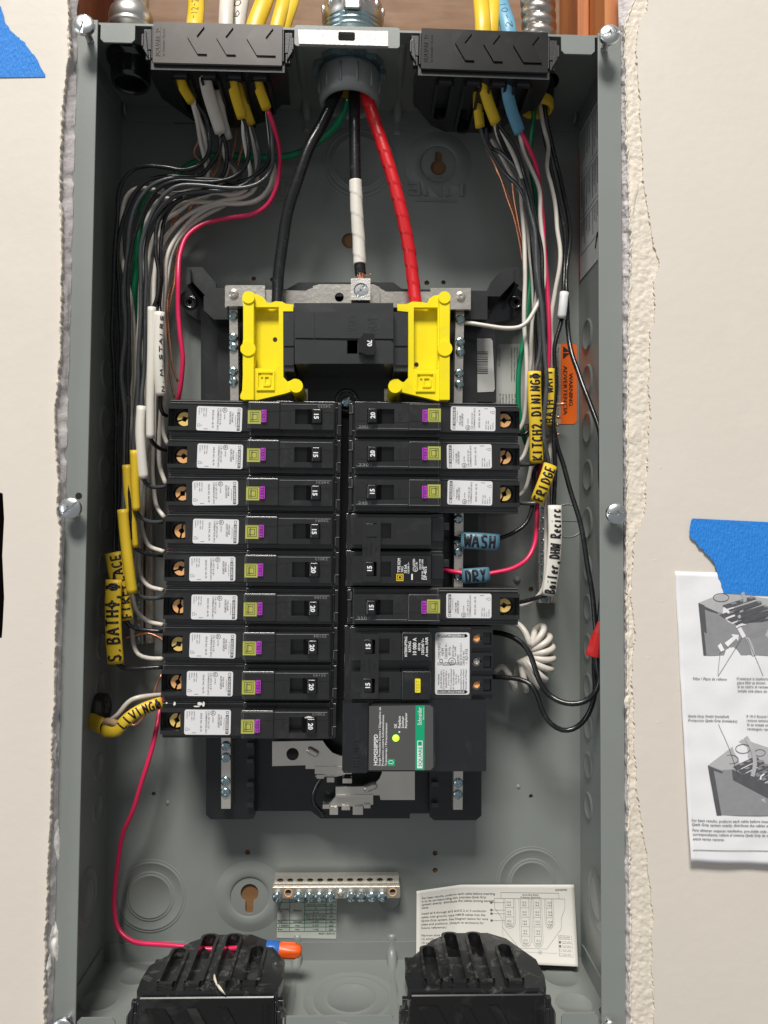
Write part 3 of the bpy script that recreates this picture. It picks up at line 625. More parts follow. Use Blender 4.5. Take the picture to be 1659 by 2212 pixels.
for s, x0 in ((1, 405), (-1, 1120)):
    wplate('mounting_ear', [(x0, 577), (x0 + s * 32, 577), (x0 + s * 60, 610), (x0 + s * 66, 640), (x0 + s * 40, 640), (x0 + s * 8, 606)], .090, .058, BLKD, .0008)
    wplate('mounting_ear', [(x0 - s * 2, 580), (x0 + s * 6, 578), (x0 + s * 6, 612), (x0 - s * 2, 616)], .090, .052, BLK, .0006)
    cx = x0 + s * 2
    wplate('mounting_foot', [(x0 + s * 60, 625), (x0 + s * 5, 620), (x0 - s * 14, 635), (x0 - s * 16, 655), (x0 - s * 6, 672), (x0 + s * 20, 690), (x0 + s * 66, 700)], .0945, .082, BLKS, .001, [pc(cx + s * 3, 652, 5)])
    part('foot_boss', MB().lathe([(.0028, .084 * 0), (.0034, .001), (.0050, .001), (.0055, 0)], 24, Matrix.Translation((P(cx + s * 3, 652, .08).x, P(cx + s * 3, 652, .08).z, -.0818))), BLKS)
for x in (540, 940):
    for y in (1605, 1640, 1690, 1735): wplate('base_rib', [(x - 7, y), (x + 7, y), (x + 7, y + 9), (x - 7, y + 9)], .062, .057, BLKS, .0004)
part('base_ridge', MB().tube(spline([Vector((P(x, y, .074).x, P(x, y, .074).z, -.074)) for x, y in ((760, 1640), (720, 1655), (688, 1690), (676, 1730), (700, 1762))]), .0016, 8), BLKS)
# tin plated parts
wplate('neutral_strap', [(486, 618), (560, 618), (572, 626), (660, 628), (674, 622), (820, 622), (834, 630), (930, 630), (945, 624), (1017, 624), (1017, 669), (985, 669), (985, 664), (500, 664), (486, 664)], .052, .0495, STEEL, .0006, [pc(732, 643, 10)])
wplate('raised_strap', [(676, 618), (690, 614), (806, 614), (820, 620), (820, 668), (676, 664)], .0495, .0455, STEEL, .0012, [pc(733, 642, 10)])
for a in ((488, 616, 572, 661), (930, 622, 1017, 668)):
    wplate('raised_strap', [(a[0], a[1]), (a[2], a[1]), (a[2], a[3]), (a[0], a[3])], .0495, .0462, STEEL, .0010)
for (xa, ya, xb_, yb_, wd) in ((504, 655, 507, 900, 18), (994, 660, 989, 900, 18), (992, 1085, 990, 1275, 19), (488, 1585, 488, 1747, 20), (991, 1600, 989, 1749, 20)):
    wplate('neutral_bar', [(xa - wd / 2, ya), (xa + wd / 2, ya), (xb_ + wd / 2, yb_), (xb_ - wd / 2, yb_)], .064, .054, STEEL, .0005)
TS = MB(); screwhead(TS, .0034, .0020, [(0, .99), (90, .45)], .00050, .0014, None, 16, 64); TSM = TS.mesh('terminal_screw', BLUEZ)
TS2 = MB(); screwhead(TS2, .0032, .0018, [(0, .32), (60, .32), (120, .32)], .0005, .0010, None, 8, 28); TSX = TS2.mesh('torx_screw', STEEL)
def ts(x, y, Y, a, me=TSM, sc=1, par=None, name='terminal_screw'):
    p = P(x, y, Y) - EO; return obj(name, me, ei, Matrix.Translation(p) @ FACE @ Matrix.Rotation(R_(a), 4, 'Z') @ Matrix.Scale(sc, 4))
for i, (x, y) in enumerate([(504, 682), (504, 729), (504, 750), (504, 802), (504, 824), (994, 690), (994, 738), (994, 760), (992, 806), (992, 830), (990, 1121), (990, 1169), (990, 1193), (990, 1244), (488, 1611), (488, 1636), (487, 1687), (487, 1711), (990, 1691), (989, 1716)]):
    ts(x, y, .0535, random.uniform(0, 180))
    m = MB().cyl((0, 0, 0), .0026, .006, 14); obj('screw_shank', m.mesh('screw_shank', BLUEZ), ei, Matrix.Translation(P(x, y, .0535) - EO) @ FACE @ Matrix.Translation((0, -.0006, -.005)))
ts(505, 635, .0462, 20, TSX, 1.15, name='torx_screw'); ts(995, 640, .0462, 50, TSX, 1.15, name='torx_screw')
wplate('neutral_lug', [(758, 601), (800, 601), (800, 648), (758, 648)], .0455, .028, mat('aluminium_lug', (.70, .68, .64), .35, 1, .06, 60, .15, 900), .0007, [pc(780, 627, 16, 28)])
m = MB(); screwhead(m, .0050, .0004, [(52, .97)], .0005, .0016, None, 10, 40); obj('lug_screw', m.mesh('lug_screw', ZINC), ei, Matrix.Translation(P(780, 627, .0292) - EO) @ FACE)
part('lug_screw_floor', MB().cyl((P(780, 627, .03).x, P(780, 627, .03).z, -.0315), .0052, .0004), BLKD)
# lower bus bars
ZB = .060
wplate('bus_bar', [(588, 1602), (697, 1600), (705, 1612), (718, 1626), (735, 1633), (760, 1635), (760, 1672), (680, 1672), (680, 1661), (660, 1661), (660, 1653), (588, 1655)], ZB, ZB - .0022, STEEL, .0004, [pc(632, 1629, 13.5, 28)])
wplate('bus_bar', [(725, 1700), (790, 1699), (808, 1694), (820, 1682), (825, 1670), (825, 1660), (896, 1660), (896, 1728), (822, 1728), (820, 1718), (806, 1718), (806, 1722), (725, 1722)], ZB, ZB - .0022, STEEL, .0004)
for (x0, y0, x1, y1) in ((663, 1617, 688, 1631), (785, 1706, 815, 1694)):
    a, b = P(x0, y0, ZB - .0022), P(x1, y1, ZB - .0022); A_ = Vector((a.x, a.z, -ZB + .0016)); B_ = Vector((b.x, b.z, -ZB + .0016)); part('pressed_rib', MB().tube([A_.lerp(B_, i / 24) for i in range(25)], lambda u, t: max(.0001, .0030 * (1 - abs(2 * u - 1) ** 6) ** .5), 16), STEEL)
for (x0, x1, y0, y1, tabs) in ((680, 745, 1659, 1678, ((684, 700, 1674, 1682), (706, 722, 1680, 1690), (740, 760, 1682, 1692))), (706, 806, 1720, 1742, ((697, 712, 1738, 1747), (712, 730, 1744, 1760), (738, 756, 1742, 1750), (762, 784, 1742, 1760), (786, 800, 1738, 1746)))):
    wplate('bus_stab_flange', [(x0 + 20, y0), (x1, y0), (x1, y1 - 4), (x1 - 20, y1), (x0, y1)], ZB + .006, ZB + .002, STEEL, .0008)
    for t in tabs: wplate('bus_stab', [(t[0], t[2]), (t[1], t[2]), (t[1], t[3]), (t[0], t[3])], ZB + .006, ZB, STEEL, .0010)
    wplate('bus_fold', [(x0 + 20 if x0 > 700 else x0, y0 - 3), (x1, y0 - 3), (x1, y0 + 1), (x0 + 20 if x0 > 700 else x0, y0 + 1)], ZB + .004, ZB - .003, STEEL, .0009)
# centre below the main breaker
wplate('lower_deck', [(655, 815), (845, 815), (845, 870), (655, 870)], .074, .060, BLKD, .0006)
wplate('deck_label', [(680, 792), (835, 792), (833, 812), (682, 812)], .060, .0598, LBS)
part('center_screw_seat', MB().lathe([(.006, .0), (.0065, .0012), (.0085, .0012), (.0092, 0)], 28, Matrix.Translation((P(749, 865, .06).x, P(749, 865, .06).z, -.0605))), BLKS)
ts(749, 868, .058, 60, TSM, 1.2, name='center_screw')
for x in (655, 838): wplate('lug_post', [(x - 8, 840), (x + 10, 840), (x + 10, 866), (x - 8, 866)], .075, .058, STEEL, .001)
wplate('barcode_sticker', W_ := [(1009, 731), (1060, 731), (1064, 736), (1069, 840), (1066, 846), (1014, 848), (1010, 843)], .0758, .0755, LBS)
m = MB(); random.seed(3); y = 759
while y < 806:
    h = random.choice((.7, 1.0, 1.6, 2.2)); a = W2([(1018, y), (1054, y), (1054, y + h), (1018, y + h)], .0755); m.plate(a[::-1], [], -.0755, -.07545); y += h + random.choice((.8, 1.0, 1.5))
q = P(1008.5, 768, .0755); text(m, 'EAV35485', q.x + .0012, q.z, .0030, -90, -.07545, 'L', fit=.0122)
part('barcode_print', m, INK)
# ================================================================ GROUND BARS
def gbar(x, y0, y1, Y, label, w=.0072):
    a, b = P(x, y0, Y), P(x, y1, Y); c = (a + b) / 2; L_ = (a - b).length; ang = math.degrees(math.atan2(a.x - b.x, a.z - b.z))
    e = empty('ground_bar', Matrix.Translation(c) @ FACE @ Matrix.Rotation(R_(-ang), 4, 'Z'), label, 'ground bar')
    obj('bar', MB().box(-w, w * .2, -L_ / 2, L_ / 2, -.009, 0).box(w * .35, w, -L_ / 2, L_ / 2, -.009, -.002).mesh('bar', STEEL), e, None, .0004)
    n = int(L_ / .0085)
    for k in range(n): obj('terminal_screw', TSM, e, Matrix.Translation((-w * .4, -L_ / 2 + .004 + k * .0085, 0)) @ Matrix.Rotation(random.uniform(0, 3), 4, 'Z') @ Matrix.Scale(.9, 4))
    return e
gbar(305, 905, 1391, .084, 'vertical steel ground bar behind the left hand wires')
gbar(1184, 790, 1303, .084, 'vertical steel ground bar behind the right hand wires')
a = P(588, 1922, .08); b = P(865, 1922, .08)
eg = empty('ground_bar', Matrix.Translation((a + b) / 2) @ FACE, 'horizontal brass toned ground bar with ten screws above the torque chart', 'ground bar')
L_ = (b - a).length; BARM = mat('nickel_bar', (.72, .68, .60), .3, .8, .1, 60, .1, 900, stretch=(12, 1, 1))
obj('bar', MB().box(-L_ / 2, L_ / 2, -.0065, .0022, -.012, 0).mesh('bar', BARM), eg, None, .0005)
hs = [circ(-L_ / 2 + .0055 + k * .00745, .0054, .0024, 16, .0013) for k in range(12)]
obj('rear_ledge', MB().plate(rect(-L_ / 2 + .001, L_ / 2 - .001, .0026, .0085), [h for h in hs], -.010, -.004).mesh('rear_ledge', BARM), eg, None, .0003)
obj('hole_floor', MB().box(-L_ / 2 + .002, L_ / 2 - .002, .003, .008, -.0100, -.0085).mesh('hole_floor', BLKD), eg)
for k in range(12):
    x = -L_ / 2 + .0042 + k * .00775
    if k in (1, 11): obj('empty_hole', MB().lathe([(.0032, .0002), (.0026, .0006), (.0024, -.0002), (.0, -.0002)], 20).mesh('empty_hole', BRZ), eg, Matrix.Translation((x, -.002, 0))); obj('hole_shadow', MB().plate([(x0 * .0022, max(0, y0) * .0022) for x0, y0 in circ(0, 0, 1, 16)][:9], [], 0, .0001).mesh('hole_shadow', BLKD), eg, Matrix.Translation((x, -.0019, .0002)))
    elif k == 6: obj('rivet', MB().lathe([(0, .0022), (.0022, .0016), (.0030, 0)], 20).mesh('rivet', BARM), eg, Matrix.Translation((x, -.002, 0)))
    else:
        obj('terminal_screw', TSM, eg, Matrix.Translation((x, -.0036, .0035)) @ Matrix.Rotation(random.uniform(0, 3), 4, 'Z') @ Matrix.Scale(1.08, 4))
        obj('screw_shank', MB().cyl((0, 0, -.001), .0027, .0052, 14).mesh('screw_shank', ZINC), eg, Matrix.Translation((x, -.0030, 0)))
# ================================================================ BREAKERS
def disc_mesh(r, w, d, mt):
    m = MB()
    for s in (0, 180):
        o_ = [(r * math.cos(R_(a)), r * math.sin(R_(a))) for a in range(8, 173, 6)]
        k = math.sin(R_(8)) * r; o_ += [(-d, w), (-d * .35, d * .8), (0, d * 1.15), (d * .35, d * .8), (d, w)]
        c, n_ = math.cos(R_(s)), math.sin(R_(s)); m.plate([(x * c - y * n_, x * n_ + y * c) for x, y in o_], [], 0, .0013)
    return m.mesh('terminal_screw', mt)
DISC = {id(k): disc_mesh(.0048, .00055, .0020, k) for k in (BRASS, BRZ)}
def screw_recess(m_b, e, cx, cy, z, r, mt, cut=None):
    return obj('terminal_screw', DISC[id(mt)], e, Matrix.Translation((cx, cy, z)), .00035, 2)
def handle_mesh(w, h=.0125, L=.0098):
    pf = [(0, 0), (0, h * .55), (L * .28, h * .82), (L * .38, h), (L * .95, h * 1.02), (L, h * .95), (L, 0)]
    m = MB(); M = Matrix(((1, 0, 0, 0), (0, 0, -1, w / 2), (0, 1, 0, 0), (0, 0, 0, 1))); m.prism(pf, 0, w, M); return m.mesh('handle', HNDL)
HM = handle_mesh(.0098)
LBLM = MB().plate(rrect(0, .0312, -.0084, .0084, .0014), [], 0, .00012).mesh('rating_label', LBL)
def label_print(tp):
    m = MB(); k = MB(); H = .0312; t = .0084
    def T(s, xx, yy, h, fit=None, mm=m, bold=0): text(mm, s, xx, t - yy, h, -90, .00022, 'L', fit, bold)
    m.plate(rect(.0278, .0298, -t + .0006, t - .0034), [], .00012, .0002)
    m.plate(rect(.0280, .0298, t - .0027, t - .0009), [rect(.0283, .0295, t - .0024, t - .0012)], .00012, .0002)
    T('SQUARE D', .0283, .0044, .0011, .0108, k, .02)
    T('by Schneider Electric', .0265, .0056, .0006, .008); T('TYPE HOMP', .0240, .0036, .0012, .0070); T(tp, .0224, .0030, .0014, .0090)
    m.plate(circ(.0192, t - .0022, .0017, 20), [circ(.0192, t - .0022, .00135, 20)], .00012, .0002); T('UL', .0185, .0012, .0013, .0019, m, .02); T('LISTED', .0188, .0046, .0008, .0040)
    T('C.B./ GFCI & C.B./', .0158, .0010, .0012, .0118); T('COMBINATION AFCI', .0141, .0010, .0012, .0148); T('ISSUE NO. AE-70', .0107, .0022, .0012, .0125)
    for i, s in enumerate(('HACR Type', '60Hz, 120V~', 'AICu', 'CLASS A')): T(s, .0062 - i * .0016, .0010, .0008, (.0062, .0068, .0034, .0050)[i])
    m.plate(rect(.0008, .0026, -t + .0028, -t + .0046), [rect(.0010, .0024, -t + .0030, -t + .0044)], .00012, .0002); T('51', .0030, .0128, .0008)
    m.box(.0052, .0080, -t + .0011, -t + .0014, .0001, .0002)
    return m.mesh('label_print', mat('soft_print', (.13, .13, .135), .5)), k.mesh('label_print_white', WINK)
LP = {k: label_print(k) for k in ('HOM115PDF', 'HOM120PDF')}
def square_d(m, x0, x1, y0, y1, z, t=.00035, ang=-90):
    m.plate(rect(x0, x1, y0, y1), [rect(x0 + t, x1 - t, y0 + t, y1 - t)], z, z + .0001)
OLM = MB().plate(rect(0, .0088, -.0046, .0046), [], 0, .0002).mesh('test_sticker', OLV)
m = MB(); square_d(m, .0014, .0076, -.0033, .0033, .0002, .0003); square_d(m, .0026, .0064, -.0020, .0020, .0002, .0003); m.box(.0026 + .0007, .0029 + .0007, -.0028, .0028, .0002, .0003); m.box(.0022, .0025, -.0026, -.0014, .0002, .0003); OPM = m.mesh('sticker_print', INK)
PUM = MB().plate(rrect(0, .0034, -.0042, .0042, .0005), [], 0, .0016).mesh('test_button', PUR)
m = MB(); text(m, 'TEST', .0006, .0039, .0022, -90, .0016, 'L', fit=.0078, depth=.0003, bold=.02); PTM = m.mesh('button_lettering', mat('purple_dark', (.13, .012, .16), .4))
NUMM = {}
for s in ('15', '20', '70'):
    m = MB(); text(m, s, 0, 0, .0030, -90, 0, 'C', bold=.035); NUMM[s] = m.mesh('rating_number', WINK)
def deck_mesh(Ln, recess, win, half=False):
    """body of one pole; local x from the terminal end to the bus end"""
    m = MB(); w = .0128
    m.box(.0, Ln, -w, w, 0, .036)
    hl = [rect(.0004, .0135, -.0066, .0056)] if recess else []
    m.plate(rect(0, Ln, -w, w), hl, .0362, .0425)
    return m
def number(e, s, x, y, z): obj('rating_number', NUMM[s], e, Matrix.Translation((x, y, z)))
def common_face(e, x0, deck1, win, z_h, date, offx=0):
    m = MB(); text(m, 'O/OFF', x0 + .0052, .0044, .0024, -90, z_h, 'L', fit=.0085, depth=.0003); text(m, 'I/ON', win[1] + .0048, .0020, .0024, -90, z_h, 'L', fit=.0070, depth=.0003)
    obj('raised_lettering', m.mesh('raised_lettering', BLK), e)
    if date:
        m = MB(); text(m, date, win[1] + .0058, .0078, .0018, 180, z_h + .00012, 'L', fit=.0088); obj('date_stamp', m.mesh('date_stamp', DINK), e)
LN = .1190
BODY = deck_mesh(LN, True, None).mesh('body', BLK)
DECK = MB().plate(rect(.0, .0560, -.0092, .0085), [rect(-.0 + .0002, .0135, -.0066, .0056)], .0426, .0482).mesh('deck', BLK)
SIDE = MB().box(.0555, .1150, -.0124, .0124, .0426, .0470).box(.116, LN, -.0115, .0115, .0426, .0455).mesh('shoulder', BLK)
TB = MB().box(.0560, .0778, -.0094, .0096, .0470, .0590).mesh('test_block', BLK)
WIN = (.0878, .1062)
HB_ = MB().plate(rect(.0776, .1140, -.0090, .0092), [rect(WIN[0], WIN[1], -.0054, .0048)], .0470, .0578).mesh('handle_block', BLK)
RIDGES = [(.0, .0560, .0102, .0107, .0425, .0434), (.0, .0560, -.0109, -.0104, .0425, .0434), (.0562, .0568, -.0122, -.0095, .047, .0478), (.1160, .1166, -.010, -.004, .0455, .0464), (.1166, .119, -.0045, -.0040, .0455, .0464), (.1142, .1165, .0078, .0083, .0455, .0464), (.0, .119, .0119, .0124, .0425, .0431), (.0562, .0776, .0082, .0086, .0590, .0593), (.0782, .1134, .0078, .0082, .0578, .0581), (.0, .119, -.0127, -.0123, .0425, .0432), (.0575, .0577, -.0090, .0080, .0590, .0592)]  # last thin ridges added to draw edge highlight lines
EDGEHL = mat('painted_edge_highlight', (.15, .15, .148), .35, 0, .5, 120)  # lighter grey paints the bright highlight lines along the ridges
RIDGEM = [MB().box(*q).mesh('mould_ridge_and_highlight', EDGEHL) for q in RIDGES]
SEAM = MB().box(.0565, .0776, .0028, .0030, .0590, .0593).box(.1065, .1138, .0028, .0030, .0578, .0581).box(.0780, .0876, .0036, .0038, .0578, .0581).mesh('mould_seam', BLK)
TERMW = MB().box(.0004, .0134, .0055, .0060, .030, .0478).box(.0004, .0134, -.0068, -.0064, .030, .0478).mesh('terminal_wall', BLKS)
def afci(M, amp, date, lab, label, group, scr=BRZ):
    e = empty('circuit_breaker', M, label, 'breaker', group)
    obj('body', BODY, e, None, .0008, 3); obj('deck', DECK, e, None, .0007, 3); obj('shoulder', SIDE, e, None, .0006, 3); obj('test_block', TB, e, None, .0009, 3); obj('handle_block', HB_, e, None, .0009, 3)
    [obj('mould_ridge_and_highlight', q, e, None, .00024) for q in RIDGEM]; obj('mould_seam', SEAM, e)
    obj('terminal_bore', MB().lathe([(.0056, 0), (.0056, .006)], 28).mesh('terminal_bore', HNDL), e, Matrix.Translation((.0088, -.0008, .0362)))
    screw_recess(None, e, .0100, -.0008, .0420, .0047, scr).rotation_euler = (0, 0, random.uniform(0, 1.5))
    x = lab; o = obj('rating_label', LBLM, e, Matrix.Translation((x, -.0008, .0483)) @ Matrix.Rotation(R_(random.uniform(-1.2, 1.2)), 4, 'Z'))
    a, b = LP['HOM115PDF' if amp == '15' else 'HOM120PDF']; obj('label_print', a, o); obj('label_print', b, o, Matrix.Translation((0, 0, .0001)))
    o = obj('test_sticker', OLM, e, Matrix.Translation((.0562, -.0012, .0591))); obj('sticker_print', OPM, o)
    o = obj('test_button', PUM, e, Matrix.Translation((.0654, -.0006, .0590)), .0002); obj('button_lettering', PTM, o)
    obj('handle', HM, e, Matrix.Translation((WIN[1] - .0100, -.0003, .0490)), .0009, 3)
    number(e, amp, WIN[1] - .0052, -.0003, .0618)
    common_face(e, .0776, 0, WIN, .0578, date); return e
Y0B = .075
def bl(k, dx=0): return Matrix.Translation((-.1232 - .0002 * k + dx, Y0B, .0858 - .02588 * (k + .5))) @ FACE @ Matrix.Rotation(R_(-.15), 4, 'Z')
def br(k, dx=0): return Matrix.Translation((.1198 + dx, Y0B, .0858 - .02588 * (k + .5))) @ FACE @ Matrix.Rotation(R_(180), 4, 'Z')
ORD = ['top', 'second', 'third', 'fourth', 'fifth', 'sixth', 'seventh', 'eighth', 'bottom']
GA = 'long black circuit breakers with purple test buttons'
for k in range(9):
    amp = '15' if k < 4 else '20'; lab = (.0194, .0205, .0178, .0188, .0171, .0190, .0185, .0172, .0163)[k]
    extra = {0: 'below the left yellow barrier', 2: 'fed from the short white sleeve', 3: 'lowest of those marked 15', 4: 'uppermost marked 20', 6: 'beside the yellow sleeve reading S. BATH', 7: 'just above the paint specked one', 8: 'with white paint specks'}.get(k, 'of the stack')
    e = afci(bl(k), amp, ('24232', '', '24531', '25091', '23012', '25104', '25104', '25192', '23012')[k], lab, '%s breaker of the left column, %s amp, %s' % (ORD[k], amp, extra), GA, [BRASS, BRZ, BRZ, BRZ, BRZ, BRZ, BRASS, BRZ, BRASS][k])
    if k == 8:
        m = MB(); 
        for x, y, a_, b_ in ((.0265, .0115, .0018, .0012), (.0290, .0112, .0009, .0018), (.0095, .0115, .0008, .0014), (.0042, .0120, .0006, .0006), (.0245, .0098, .0022, .0004), (.1010, .0046, .0030, .0009), (.1035, .0038, .0010, .0012)):
            m.plate([(x + a_ * math.cos(t * .6) * (.7 + .5 * random.random()), y + b_ * math.sin(t * .6) * (.7 + .5 * random.random())) for t in range(10)], [], .0486 if x < .05 else .0580, .0488 if x < .05 else .0583)
        obj('paint_speck', m.mesh('paint_speck', PLST), e)
for k, amp, dt, lab, ex in ((0, '20', '23012', .0170, 'below the right yellow barrier'), (1, '20', '2301', .0196, 'between the top and third ones'), (2, '15', '2452', .0191, 'directly above the washer breaker'), (5, '15', '2503', .0196, 'wired to the sleeve reading Boiler')):
    afci(br(k), amp, dt, lab, '%s amp long breaker in the right column, %s' % (amp, ex), GA, [BRZ, BRZ, BRASS, 0, 0, BRASS][k])
TYT = MB()
def tie(e, y1, y2, zt, parent_x):
    x0, x1 = parent_x; out = rrect(x0 - .0012, x1 + .0016, y1 - .0085, y2 + .0085, .0012)
    h = [rrect(x0 + .0012, x1 - .0010, y - .0048, y + .0048, .0006) for y in (y1, y2)]
    obj('handle_tie', MB().plate(out, h, zt - .0030, zt - .0006).mesh('handle_tie', BLK), e, None, .0005)
    m = MB()
    for i, s in enumerate(('NO IND.T', 'COMMON')): text(m, s, x0 + .0064 - i * .0034 + .001, (y1 + y2) / 2, .0018, -90, zt - .0006, 'C', fit=.0090 if i else .0078, depth=.0003)
    text(m, 'TRIP', x0 + .0008, (y1 + y2) / 2, .0016, -90, zt - .0006, 'C', depth=.0003); text(m, 'TRIP', x0 + .0092, (y1 + y2) / 2, .0016, -90, zt - .0006, 'C', depth=.0003)
    obj('tie_lettering', m.mesh('tie_lettering', BLKS), e)
# two pole 15 amp breaker for washer and dryer
Ln2 = .0680; Pp = .02588
e = empty('two_pole_breaker', Matrix.Translation((-.0006 + Ln2, Y0B, .0858 - Pp * 4)) @ FACE @ Matrix.Rotation(R_(180), 4, 'Z'), 'short two pole breaker of 15 amps beside the WASH and DRY sleeves', 'breaker')
for s, y in ((0, -Pp / 2), (1, Pp / 2)):
    m = MB().box(.0, Ln2, y - .0127, y + .0127, 0, .0425); obj('body', m.mesh('body', BLK), e, None, .0008, 3)
    m = MB().box(.0085, Ln2 - .0035, y - .0118, y + .0118, .0425, .0470); obj('shoulder', m.mesh('shoulder', BLK), e, None, .0004)
    m = MB().plate(rect(.0100, .0630, y - .0090, y + .0092), [rect(.0370, .0545, y - .0052, y + .0050)], .0470, .0578); obj('handle_block', m.mesh('handle_block', BLK), e, None, .0009, 3)
    obj('handle', HM, e, Matrix.Translation((.0450, y - .0003, .0490)), .0009, 3)
    m = MB(); text(m, 'O/OFF', .0335, y + .0044, .0022, -90, .0578, 'L', fit=.0085, depth=.0003); text(m, 'I/ON', .0590, y + .0022, .0024, -90, .0578, 'L', fit=.0070, depth=.0003); obj('raised_lettering', m.mesh('raised_lettering', BLK), e)
    m = MB().box(0, .0085, y - .0100, y + .0070, .0425, .0460).box(-.0045, .0, y - .0065, y - .001, .030, .040); obj('terminal_hood', m.mesh('terminal_hood', BLKS), e, None, .0005)
number(e, '15', .0500, Pp / 2 - .0003, .0620)
obj('handle_cap', MB().plate(rrect(.0463, .0540, -Pp / 2 - .0046, -Pp / 2 + .0040, .0006), [], .0608, .0620).mesh('handle_cap', BLK), e, None, .0003)
tie(e, -Pp / 2 - .0003, Pp / 2 - .0003, .0622, (.0455, .0548))
o = obj('rating_sticker', MB().plate(rrect(.0125, .0338, Pp / 2 - .0082, Pp / 2 + .0082, .0008), [], .0578, .0579).mesh('rating_sticker', HNDL), e)
m = MB(); yc = Pp / 2
def T2_(s, x, y, h, fit, mm=m): text(mm, s, x, yc + .0078 - y, h, -90, .05795, 'L', fit, .015)
T2_('TYPE HOM', .0306, .0058, .0020, .0095); T2_('TIPO', .0286, .0058, .0014, .0040); T2_('10 kA', .0262, .0050, .0020, .0062); T2_('120/240 V~', .0246, .0048, .0011, .0080)
T2_('LISTED', .0208, .0090, .0014, .0060); T2_('C.B.', .0192, .0090, .0012, .0040); T2_('HACR TYPE', .0168, .0078, .0011, .0070); T2_('TIPO CARR', .0152, .0078, .0011, .0070); T2_('ISSUE NO', .0152, .0010, .0011, .0058); T2_('DP-4075', .0128, .0008, .0022, .0090)
m.plate(circ(.0205, yc - .0002, .0017, 20), [circ(.0205, yc - .0002, .0014, 20)], .0579, .05795); T2_('UL', .0199, .0068, .0012, .0020); m.box(.0222, .0232, yc + .0030, yc + .0070, .0579, .05795)
obj('sticker_print', m.mesh('sticker_print', WINK), o)
m = MB(); m.plate(rect(.0285, .0333, yc + .0030, yc + .0078), [rect(.0291, .0327, yc + .0036, yc + .0072)], .0579, .05796); m.plate(rect(.0296, .0322, yc + .0041, yc + .0067), [rect(.0301, .0317, yc + .0046, yc + .0062)], .0579, .05796); obj('sticker_emblem', m.mesh('sticker_emblem', YSL), o)
# two pole GFCI breaker
Ln3 = .1030
e = empty('two_pole_breaker', Matrix.Translation((-.0012 + Ln3, Y0B, .0858 - Pp * 7)) @ FACE @ Matrix.Rotation(R_(180), 4, 'Z'), 'wide two pole breaker with yellow test button beside the white coiled wire', 'breaker')
obj('body', MB().box(.0, Ln3, -.0253, .0253, 0, .0425).mesh('body', BLK), e, None, .0008, 3)
obj('shoulder', MB().box(.0150, Ln3 - .0040, -.0245, .0245, .0425, .0470).mesh('shoulder', BLK), e, None, .0004)
for s, y in ((0, -Pp / 2), (1, Pp / 2)):
    obj('handle_block', MB().plate(rect(.0640, .0975, y - .0090, y + .0092), [rect(.0720, .0895, y - .0052, y + .0050)], .0470, .0578).mesh('handle_block', BLK), e, None, .0009, 3)
    obj('handle', HM, e, Matrix.Translation((.0800, y - .0003, .0490)), .0009, 3); number(e, '15', .0850, y - .0003, .0620)
    m = MB(); text(m, 'O/OFF', .0685, y + .0044, .0022, -90, .0578, 'L', fit=.0085, depth=.0003); text(m, 'I/ON', .0935, y + .0022, .0024, -90, .0578, 'L', fit=.0070, depth=.0003); obj('raised_lettering', m.mesh('raised_lettering', BLK), e)
    obj('test_block', MB().box(.0440, .0638, y - .0096, y + .0098, .0470, .0588).mesh('test_block', BLKS), e, None, .0009, 3)
tie(e, -Pp / 2 - .0003, Pp / 2 - .0003, .0622, (.0805, .0898))
yc = -Pp / 2; o = obj('rating_sticker', MB().plate(rect(.0448, .0630, yc - .0090, yc + .0092), [], .0588, .0589).mesh('rating_sticker', HNDL), e); m = MB()
for s, x, h, f_ in (('INTERRUPTING', .0602, .0017, .0135), ('RATING', .0576, .0017, .0072), ('10 000 A', .0540, .0024, .0120), ('60 Hz', .0514, .0016, .0052), ('120/240 V~', .0488, .0018, .0112), ('A nom. I/AIR', .0462, .0018, .0130)): text(m, s, x, yc, h, -90, .05895, 'C', f_, .02)
obj('sticker_print', m.mesh('sticker_print', WINK), o)
yc = Pp / 2; o = obj('test_button', MB().plate(rrect(.0512, .0548, yc - .0046, yc + .0044, .0005), [], .0588, .0604).mesh('test_button', YEL), e, None, .0002); m = MB(); text(m, 'TEST', .0519, yc, .0024, -90, .0604, 'C', fit=.0080, depth=.0002, bold=.01); obj('button_lettering', m.mesh('button_lettering', OLV), o)
o = obj('rating_label', MB().plate(rrect(.0165, .0402, -.0212, .0212, .0016), [], .0472, .0474).mesh('rating_label', LBL), e)
z = .0475; k_ = MB(); m = MB(); A3 = (-.0208, -.0003, .0200)
for y in (-.0190, .0190):
    k0 = y - .0009; m.plate([(0, 0)] and [(.0180 + 0, 0)] and rect(.0172, .0395, -.0001, .0001), [], z - .0002, z - .0001)
def rtext(mm, s, x, y, h, fit=None, b=0, ang=-90): text(mm, s, x, y, h, ang, z, 'L', fit, b)
